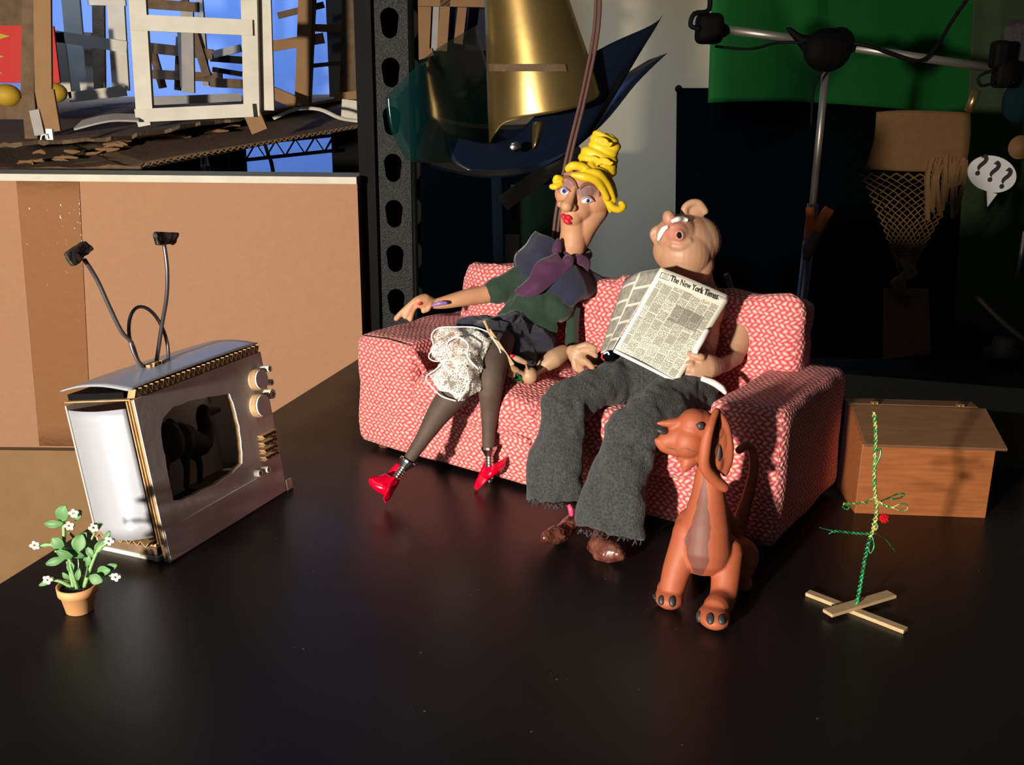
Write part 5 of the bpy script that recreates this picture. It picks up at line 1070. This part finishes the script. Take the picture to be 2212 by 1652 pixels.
frame_thing('card_tower', 'tan cardboard ladder tower at the right end of the shelf', [
 ('post', 'card', 662, -40, 205, 652, 225, 205, 28, 0.8), ('post_edge', 'darkcard', 680, -40, 206, 668, 225, 206, 8, 1.2), ('rung', 'card', 586, 100, 205, 700, 82, 207, 20, .5), ('post', 'darkcard', 760, -40, 215, 752, 200, 215, 34, 0.8), ('rung', 'darkcard', 600, 34, 208, 700, 10, 210, 12, .5),
 ('rung', 'card', 682, 60, 208, 735, 62, 212, 14, .5), ('rung', 'darkcard', 675, 142, 210, 735, 136, 212, 8, .5), ('foot', 'card', 590, 200, 200, 640, 222, 198, 24, .6), ('foot', 'card', 722, 210, 212, 775, 205, 212, 16, .5), ('foot', 'whitecard', 738, 236, 208, 776, 240, 208, 40, .5)])
frame_thing('card_tower', 'dark cardboard trestle frame behind the white front tower', [
 ('rung', 'darkcard', 320, 103, 225, 460, 118, 225, 20, 1), ('rung', 'darkcard', 325, 160, 225, 480, 168, 225, 18, 1), ('post', 'darkcard', 330, 110, 226, 352, 190, 226, 14, 1), ('post', 'darkcard', 388, 80, 226, 384, 195, 226, 12, 1), ('post', 'darkcard', 398, 0, 224, 448, 165, 224, 16, 1), ('post', 'greycard', 395, 70, 223, 402, 190, 223, 20, 1),
 ('rung', 'black', 455, 125, 226, 522, 130, 226, 14, 1), ('rung', 'black', 460, 150, 226, 522, 160, 226, 10, 1), ('rung', 'darkcard', 455, 178, 224, 530, 182, 224, 18, 1), ('rung', 'greycard', 462, 118, 222, 520, 104, 220, 14, .6), ('post', 'greycard', 432, 0, 226, 446, 185, 226, 12, 1)])
mb = MB(); mb.sheet([[P(300, 262, 168), P(235, 262, 168), P(160, 280, 168)], [P(300, 248, 172), P(235, 248, 172), P(160, 266, 172)]], 0.3, 4); tag(mb.build('card_strip', MT['greycard']), 'grey card strip curving away left of the white tower foot', 'cardboard')
mb = MB(); mb.tube([P(590, 256, 190), P(640, 236, 192), P(690, 236, 192), P(735, 255, 190), P(780, 262, 188)], 0.45, 8, squash=0.4); tag(mb.build('white_strap', MT['whitecard'], smooth=True), 'white curved strap lying at the right end of the cardboard sheet', 'strap')
mb = MB(); mb.box(P(58, 118, 185), (11, 0.5, 9.8)); rd = thing('red_card', 'red card with yellow zigzag decoration behind the brown tower', 'card', tuple(P(58, 180, 185)))
mb.build('card', MT['red'], rd); mb = MB()
for (x, y, s_) in ((2, 78, 1), (-4, 122, .7), (-4, 158, .5)):
    c_ = P(x, y, 184.6); mb.add([c_ + Vector((-1.6*s_, 0, .9*s_)), c_ + Vector((1.7*s_, 0, 0)), c_ + Vector((-1.6*s_, 0, -.9*s_)), c_ + Vector((-1.6*s_, -.1, .9*s_)), c_ + Vector((1.7*s_, -.1, 0)), c_ + Vector((-1.6*s_, -.1, -.9*s_))], [(0, 1, 2), (3, 4, 5), (0, 1, 4, 3), (1, 2, 5, 4), (2, 0, 3, 5)])
mb.build('yellow_zigzag', MT['yel'], rd)
for (x, y, Y_, r_, lb_) in ((15, 206, 176, 2.4, 'yellow ball half hidden below the red card at the frame edge'), (118, 200, 182, 2.2, 'yellow ball peeking out right of the brown cardboard post')):
    mb = MB(); mb.ell(P(x, y, Y_), (r_, r_, r_*0.8)); tag(mb.build('ball', MT['yel'], smooth=True), lb_, 'ball')
mb = MB(); mb.box(P(25, 235, 178), (9, 4, 3.5)); tag(mb.build('carton_scrap', MT['darkcard']), 'dark cardboard block under the yellow ball at the left edge', 'cardboard')
mb = MB(); mb.box(P(20, 28, 190), (12, 3, 6)); tag(mb.build('carton_scrap', MT['darkcard']), 'dark cardboard piece above the red card in the upper left corner', 'cardboard')
mb = MB(); mb.tube([P(88, 302, 150), P(90, 292, 150), P(98, 290, 150), P(100, 300, 150)], 0.12, 6, 0); mb.box(P(108, 290, 151), (1.0, .5, 1.6)); tag(mb.build('clip', MT['white']), 'small white clip at the foot of the brown cardboard post', 'clip')
# wire shelf truss, rack side, black panel for the dark gap
wsf = thing('wire_shelf', 'black wire truss edge of the shelf under the cardboard sheet', 'shelf', tuple(P(600, 372, 230)))
a0, a1 = P(488, 350, 232), P(722, 325, 236); c0, c1 = P(488, 315, 232), P(722, 292, 236)
mb = MB(); mb.tube([a0, a1], 0.42, 8, 0); mb.tube([c0, c1], 0.42, 8, 0); mb.build('rail', MT['black'], wsf, smooth=True)
mb = MB(); N_ = 11; pts = [(c0.lerp(c1, i/N_) if i % 2 else a0.lerp(a1, i/N_)) for i in range(N_+1)]; mb.tube(pts, 0.33, 6, 0); mb.build('zigzag', MT['black'], wsf)
mb = MB(); mb.lathe(P(473, 384, 215), [(2.4, 0), (2.4, 8)], 20); tag(mb.build('canister', MT['black'], smooth=True), 'black canister beside the shiny bottle below the cardboard sheet', 'canister')
mb = MB(); mb.lathe(P(444, 376, 205), [(0.9, 0), (1.0, 2), (0.7, 3.5), (0.65, 5.5)], 16); tag(mb.build('bottle', MT['chrome'], smooth=True), 'shiny chrome bottle glinting below the cardboard sheet', 'bottle')
mb = MB(); mb.box(P(250, 372, 235), (62, 2, 12)); tag(mb.build('gap_shade_panel', MT['black']), 'black panel standing in for shade in the gap above the taped box', 'panel')  # black sheet in place of shade below the cardboard
mb = MB(); mb.box(P(752, 160, 245), (9, 2, 60)); tag(mb.build('rack_side', MT['black']), 'black rack side left of the steel upright', 'panel')
mb = MB(); mb.tube([P(566, 288, 238), P(578, 330, 250), P(586, 350, 250), P(592, 385, 250)], .5, 6); tag(mb.build('cable', MT['yel'], smooth=True), 'yellow cable hanging behind the wire truss', 'cable', None)

# ================================================================== middle background
bc = thing('brass_cone', 'rolled brass sheet cone hanging above the puppet woman', 'metal sheet', tuple(P(1170, 310, 160)))
def bp(s_, y, lift=0.0):
    """s 0..1 across the visible front; y in photo rows along the axis"""
    xl = 1047 + 0.03*y; xr_ = 1232 + 0.31*y; th = math.radians(-80 + 160*s_); c_ = (xl+xr_)/2; h_ = (xr_-xl)/2
    return P(c_ + h_*math.sin(th)/math.sin(math.radians(80)), y, 163 - (h_*kpx(160)*0.8 + lift)*math.cos(th))
rows = []
bot = [312, 292, 268, 258, 252, 247, 240, 232, 222, 214, 206]
for i in range(9):
    t_ = i/8; rows.append([bp(j/10, -140 + (bot[j] + 140)*t_) for j in range(11)])
mb = MB(); mb.sheet(rows, 0.06, 4, wrinkle=0.25, wscale=0.09); mb.build('sheet', MT['brass'], bc, smooth=True)
mb = MB(); mb.sheet([[bp(s_, y, 0.25) for s_ in (0.04, 0.15, 0.3, 0.45, 0.6, 0.7)] for y in (138, 146, 154)], 0.03, 4); mb.build('tape_band', MT['darkcard'], bc, smooth=True)
mb = MB(); mb.sheet([[P(1148, 265, 162), P(1165, 262, 160), P(1180, 262, 162)], [P(1142, 322, 160), P(1155, 318, 158), P(1166, 300, 160)]], 0.06, 4); mb.build('inner_flap', MT['brass'], bc, smooth=True)
gl = thing('lighting_gel', 'curled dark navy and teal lighting gel behind the brass cone', 'gel sheet', tuple(P(1060, 385, 166)))
mb = MB(); mb.sheet([[P(832, 212, 146), P(915, 128, 148.5), P(965, 92, 160), P(1030, 55, 174)], [P(845, 285, 146), P(915, 250, 148.5), P(1000, 230, 160), P(1070, 220, 176)], [P(878, 345, 146.5), P(915, 352, 148.5), P(1000, 350, 160), P(1080, 350, 176)]], 0.04, 6); mb.build('teal_sheet', MT['gel'], gl, smooth=True)
mb = MB(); mb.sheet([[P(890, 345, 150), P(960, 368, 156), P(1070, 384, 160), P(1190, 355, 164), P(1300, 270, 168), P(1375, 180, 172), P(1440, 116, 176)], [P(900, 300, 158), P(975, 330, 164), P(1070, 350, 168), P(1180, 330, 170), P(1290, 250, 172), P(1370, 165, 174), P(1438, 116, 176)], [P(930, 250, 168), P(990, 262, 176), P(1070, 270, 180), P(1180, 262, 182), P(1280, 220, 182), P(1345, 165, 180), P(1400, 130, 178)]], 0.04, 5); mb.build('navy_sheet', MT['navygel'], gl, smooth=True)
mb = MB(); mb.sheet([[P(958, 285, 158), P(970, 340, 156), P(1010, 368, 155)], [P(1100, 300, 160), P(1110, 345, 157), P(1130, 362, 156)], [P(1260, 130, 168), P(1280, 230, 164), P(1240, 318, 160)], [P(1405, 55, 174), P(1350, 150, 170), P(1290, 268, 166)], [P(1431, 33, 176), P(1415, 62, 175), P(1385, 110, 174)]], 0.04, 6); mb.build('upper_sheet', MT['navygel'], gl, smooth=True)
mb = MB(); mb.ell(P(1112, 318, 154), (1.0, .3, .8)); mb.build('tape_bit', MT['chrome'], gl, smooth=True)
cord = MB()
for dx in (-4, 5): cord.tube([P(1292+dx, -60, 112), P(1288+dx, 60, 110), P(1262+dx, 200, 108), P(1228+dx, 340, 106), P(1205+dx, 460, 105), P(1198+dx, 530, 104)], 0.2, 8)
tag(cord.build('hanging_cord', MT['cord'], smooth=True), 'twin brown cord hanging down behind the puppet woman\'s head', 'cord')
# dark rack behind
rk = thing('dark_rack', 'dark rack interior between the steel upright and the beige wall', 'rack', tuple(P(1060, 700, 300)))
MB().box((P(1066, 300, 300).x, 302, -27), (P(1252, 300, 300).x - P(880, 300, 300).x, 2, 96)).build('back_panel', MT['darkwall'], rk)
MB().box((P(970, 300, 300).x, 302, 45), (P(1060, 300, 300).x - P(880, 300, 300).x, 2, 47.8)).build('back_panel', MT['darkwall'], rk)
mb = MB(); mb.beam(P(1086, 440, 285), P(1252, 318, 285), 4.5, 1.5, Z3); mb.build('diagonal_brace', MT['darkcard'], rk)
mb = MB(); mb.beam(P(1072, 380, 290), P(1078, 620, 290), 3.0, 2.0, X3); mb.build('upright', MT['greenrail'], rk)
mb = MB(); mb.box(P(1215, 355, 295), (18, 2, 5)); mb.build('crossbar', MT['darkcard'], rk)
mb = MB(); mb.box(P(1160, 480, 296), (16, 3, 22)); mb.build('green_bundle', MT['olive'], rk)
mb = MB(); mb.box(P(1106, 560, 280), (4, 3, 14)); tag(mb.build('carton', MT['darkcard']), 'narrow brown carton in the dark rack below the brace', 'box')
frame_thing('card_tower', 'brown cardboard frame between the steel upright and the brass cone', [('post', 'card', 915, -40, 230, 908, 120, 230, 36, 1.2), ('post', 'card', 965, -40, 228, 955, 110, 228, 20, 1), ('post', 'greycard', 945, -40, 229, 938, 110, 229, 12, 1), ('post', 'card', 1005, -40, 232, 990, 95, 232, 18, 1), ('rung', 'card', 895, 125, 228, 935, 112, 228, 14, 1), ('rung', 'card', 895, 5, 228, 1050, 8, 228, 14, 1)])
mb = MB(); mb.box(P(1012, 40, 242), (10, 1, 14)); tag(mb.build('navy_panel', MT['navy']), 'navy panel behind the brown frame left of the brass cone', 'panel')

# ================================================================== right background: cloths, stand, net
def cloth(name, label, pts, Y, m_, wave=2.0, n=26):
    """pts: left-top, right-top, right-bottom, left-bottom in photo pixels"""
    a, b, c, d = [P(x, y, Y) for x, y in pts]; mb = MB(); rows = []
    for i in range(5):
        t_ = i/4; row = []
        for j in range(9):
            s_ = j/8; p = (a*(1-s_)+b*s_)*(1-t_) + (d*(1-s_)+c*s_)*t_; row.append(p + Vector((0, wave*math.sin(s_*17 + t_)*0.5, (1.2*math.sin(s_*5) if i == 4 else 0))))
        rows.append(row)
    mb.sheet(rows, 0.3, 4); return tag(mb.build(name, MT[m_], smooth=True), label, 'cloth')
cloth('black_cloth', 'large black backdrop cloth hanging on the wall behind the puppet man', [(1462, 190), (2330, 190), (2330, 1150), (1452, 1150)], 432, 'blackcloth', 1.5)
cloth('green_cloth', 'bright green chroma cloth hanging over the black cloth', [(1540, -80), (2118, -60), (2105, 236), (1530, 222)], 422, 'greencloth', 1.5)
cloth('olive_cloth', 'dark olive green sheet hanging at the right edge', [(2108, -90), (2330, -60), (2330, 800), (2062, 700)], 380, 'olive', 1.0)
mb = MB(); mb.ell(P(1466, 192, 431), (1.6, 1.6, 1.6)); tag(mb.build('cloth_clip', MT['black'], smooth=True), 'black clip at the top left corner of the black cloth', 'clip')
st = thing('light_stand', 'metal light stand with crossbar and black clamps in front of the green cloth', 'stand', (P(1728, 625, 235).x, 235, -75))
a, b = P(1785, 140, 235), P(1732, 625, 235); c_ = b + (b-a)*((b.z + 75)/(a.z - b.z)); c_.z = -75
mid = P(1756, 440, 235)
MB().tube([a, mid], 0.85, 12, 0).build('upper_pole', MT['pole'], st, smooth=True); MB().tube([mid, c_], 1.3, 12, 0).build('lower_pole', MT['wirem'], st, smooth=True)
MB().tube([P(1568, 64, 232), P(1780, 92, 232)], 0.95, 12, 0).build('crossbar', MT['pole'], st, smooth=True); MB().tube([P(1820, 100, 232), P(2150, 148, 232)], 0.95, 12, 0).build('crossbar', MT['pole'], st, smooth=True)
mb = MB(); mb.ell(P(1787, 108, 229), (5.5, 3, 4.8)); mb.ell(P(1812, 96, 230), (3.6, 3, 3.8)); chain(mb, [P(1745, 95, 230), P(1725, 82, 230), P(1703, 62, 230)], [2, 1, .6]); fuse(mb, .4, 2).build('clamp_head', MT['black'], st, smooth=True)
mb = MB(); softbox(mb, P(1532, 62, 230), (6, 5, 6.5), 1.5, 8); chain(mb, [P(1560, 66, 231), P(1545, 62, 231)], [1.6, 2]); mb.build('clamp', MT['black'], st, smooth=True)
mb = MB(); softbox(mb, P(2158, 118, 230), (3.4, 4, 6), 1.0, 8); softbox(mb, P(2166, 160, 230), (4.2, 4, 6), 1.2, 8); mb.build('clamp', MT['black'], st, smooth=True)
for i in range(3):
    a_ = 2*math.pi*i/3 + 0.5; MB().tube([c_ + Vector((0, 0, 30)), c_ + Vector((28*math.cos(a_), 28*math.sin(a_), 1.2))], 0.9, 8, 0).build('leg', MT['postedge'], st, smooth=True)
for pts_, r_, lb_ in (([(1530, -40, 228), (1532, 20, 228), (1500, 30, 227), (1492, 55, 227), (1512, 62, 227)], .55, 'black cable looping up from the clamp at the left end of the crossbar'),
 ([(1545, 100, 229), (1620, 106, 229), (1680, 92, 229), (1740, 92, 228)], .3, 'thin black cable sagging under the left half of the crossbar'),
 ([(1830, 92, 229), (1880, 100, 228), (1930, 118, 228), (1985, 132, 228), (2020, 105, 229), (2060, 40, 231), (2110, -30, 231)], .45, 'black cable running along the right half of the crossbar and up past the green cloth'),
 ([(1780, 150, 228), (1758, 190, 229), (1752, 280, 230)], .3, 'thin black cable hanging beside the light stand pole'),
 ([(2150, 150, 228), (2115, 165, 228), (2120, 185, 228), (2150, 178, 228)], .35, 'small black cable loop at the right end clamp of the crossbar')):
    tag(MB().tube([P(*q) for q in pts_], r_, 8).build('cable', MT['cable'], smooth=True), lb_, 'cable', 'black cables on the light stand')
pli = thing('pliers', 'orange-handled pliers hanging on the light stand pole', 'pliers', tuple(P(1745, 560, 230)))
MB().tube([P(1750, 448, 231), P(1750, 480, 231), P(1744, 520, 231)], [1.0, 1.2, 1.0], 8).build('handle', MT['orange'], pli, smooth=True); MB().tube([P(1792, 450, 230), P(1774, 480, 230), P(1750, 530, 230)], [1.3, 1.4, 1.1], 8).build('handle', MT['orange'], pli, smooth=True)
MB().tube([P(1765, 498, 229), P(1748, 535, 229), P(1742, 562, 229)], [1.0, 1.6, 0.8], 8).build('jaw', MT['darkcard'], pli, smooth=True)
nb = thing('cardboard_net', 'tan cardboard panel with frayed net dangling below it, in front of black cloth', 'panel', tuple(P(1960, 640, 250)))
mb = MB(); rows = [[P(1893, 242, 251), P(1960, 238, 250), P(2095, 243, 250)], [P(1888, 300, 250), P(1960, 300, 249), P(2095, 300, 249)], [P(1870, 365, 249), P(1960, 370, 248), P(2085, 372, 248)]]; mb.sheet(rows, 0.5, 5); mb.build('panel', MT['tan'], nb, smooth=True)
mb = MB()
for i in range(9):
    for sg in (-1, 1):
        pts = []
        for j in range(15):
            t_ = j/14; w_ = 92*(1-t_)**1.1 + 12; c2 = 1975 + (1955-1975)*t_; zz = (1 if j % 2 else -1)*sg*w_*0.125
            pts.append(P(c2 + (i/8 - 0.5)*2*w_ + zz, 375 + 215*t_ + random.uniform(-2, 2), 249 + 2*math.sin(i)))
        mb.tube(pts, 0.22, 5, 1)
mb.build('net', MT['tan'], nb)
mb = MB()
for i in range(16): x = 2010 + i*5 + random.uniform(-3, 3); mb.tube([P(x, 340 + random.uniform(-8, 20), 248), P(x + random.uniform(-14, 4), 390, 247), P(x + random.uniform(-30, 0), 400 + random.uniform(0, 80), 247)], random.uniform(.3, .8), 5)
mb.build('fringe', MT['tan'], nb, kind='stuff')
mb = MB()
for i in range(8): mb.tube([P(1950 + 6*math.sin(i), 560, 248), P(1965 + 14*math.sin(i*2), 590, 247), P(1940 + 12*math.cos(i), 610, 247), P(1955 + 14*math.sin(i*3), 640, 248)], .6, 6)
mb.build('knotted_tail', MT['tan'], nb, smooth=True)
mb = MB(); mb.sheet([[P(1910, 625, 252), P(2005, 625, 252)], [P(1908, 776, 252), P(2010, 762, 252)]], 0.6, 3); tag(mb.build('cardboard_flap', MT['tan']), 'tan cardboard rectangle hanging below the net', 'cardboard')
sp = thing('speech_bubble', 'white speech bubble sign with three question marks at the right', 'sign', tuple(P(2142, 430, 240)))
bx = (P(2190, 350, 240) - P(2095, 350, 240)).normalized(); Rr = Matrix.Rotation(math.radians(17), 4, 'Y'); 
poly = []
for i in range(40):
    a = 2*math.pi*i/40; x, y = 6.1*math.cos(a), 4.2*math.sin(a)
    if i in (29, 30, 31): x, y = {29: (0.6, -4.1), 30: (2.3, -7.4), 31: (3.2, -3.9)}[i]
    poly.append((x, y))
Mb_ = axes(P(2142, 376, 240), Rr.to_3x3() @ X3, Rr.to_3x3() @ Z3, Vector((0, -1, 0)))
mb = MB(); mb.prism(poly, Mb_, 0.3); mb.build('bubble', MT['white'], sp)
for i, (x, y) in enumerate(((-3.4, 0.9), (0.1, 0.4), (3.5, -0.2))): text_mb('?', Mb_ @ Matrix.Translation((x, y, 0.36)), 7.0, 0.05, 0.16).build('question_mark', MT['ink'], sp)
mb = MB(); mb.tube([P(2110, 195, 238), P(2092, 240, 238)], 1.0, 10, 0); tag(mb.build('brass_tube', MT['brass'], smooth=True), 'short brass tube clamp at the right top corner of the tan panel', 'tube')
mb = MB(); mb.lathe(P(2202, 318, 240), [(2.8, 0), (2.8, .4)], 20, Matrix.Rotation(math.pi/2, 3, 'X')); tag(mb.build('tan_disc', MT['tan'], smooth=True), 'round tan disc above the speech bubble at the frame edge', 'disc')
mb = MB(); mb.ell(P(2200, 220, 242), (4, 2, 5)); tag(mb.build('teal_pouch', MT['blueclay'], smooth=True), 'dark teal pouch above the tan disc', 'pouch')
mb = MB(); softbox(mb, P(2200, 110, 245), (8, 3, 14), 2, 10, wob=1.0, wsc=.4); tag(mb.build('grey_cloth', MT['grey'], smooth=True), 'fuzzy purple-grey cloth bunch in the upper right corner', 'cloth')
mb = MB(); mb.tube([P(2214, 500, 235), P(2196, 610, 235)], 0.5, 8, 0); tag(mb.build('thin_rod', MT['pole'], smooth=True), 'thin shiny rod at the right edge below the speech bubble', 'rod')
mb = MB(); mb.lathe(P(2160, 790, 145), [(2.6, 0), (2.6, 2.4), (1.6, 3.0), (1.5, 4.4)], 20); mb.tube([P(2110, 640, 148), P(2160, 690, 146), P(2215, 735, 145)], .45, 8); tag(mb.build('black_fitting', MT['black'], smooth=True), 'black clamp fitting on the table at the far right', 'clamp')
mb = MB(); mb.tube([P(1568, 592, 102), P(1574, 605, 102), P(1582, 632, 102)], [.28, .3, .28], 8); tag(mb.build('grey_rod', MT['wirem'], smooth=True), 'short grey rod poking up behind the sofa next to the puppet man', 'rod')
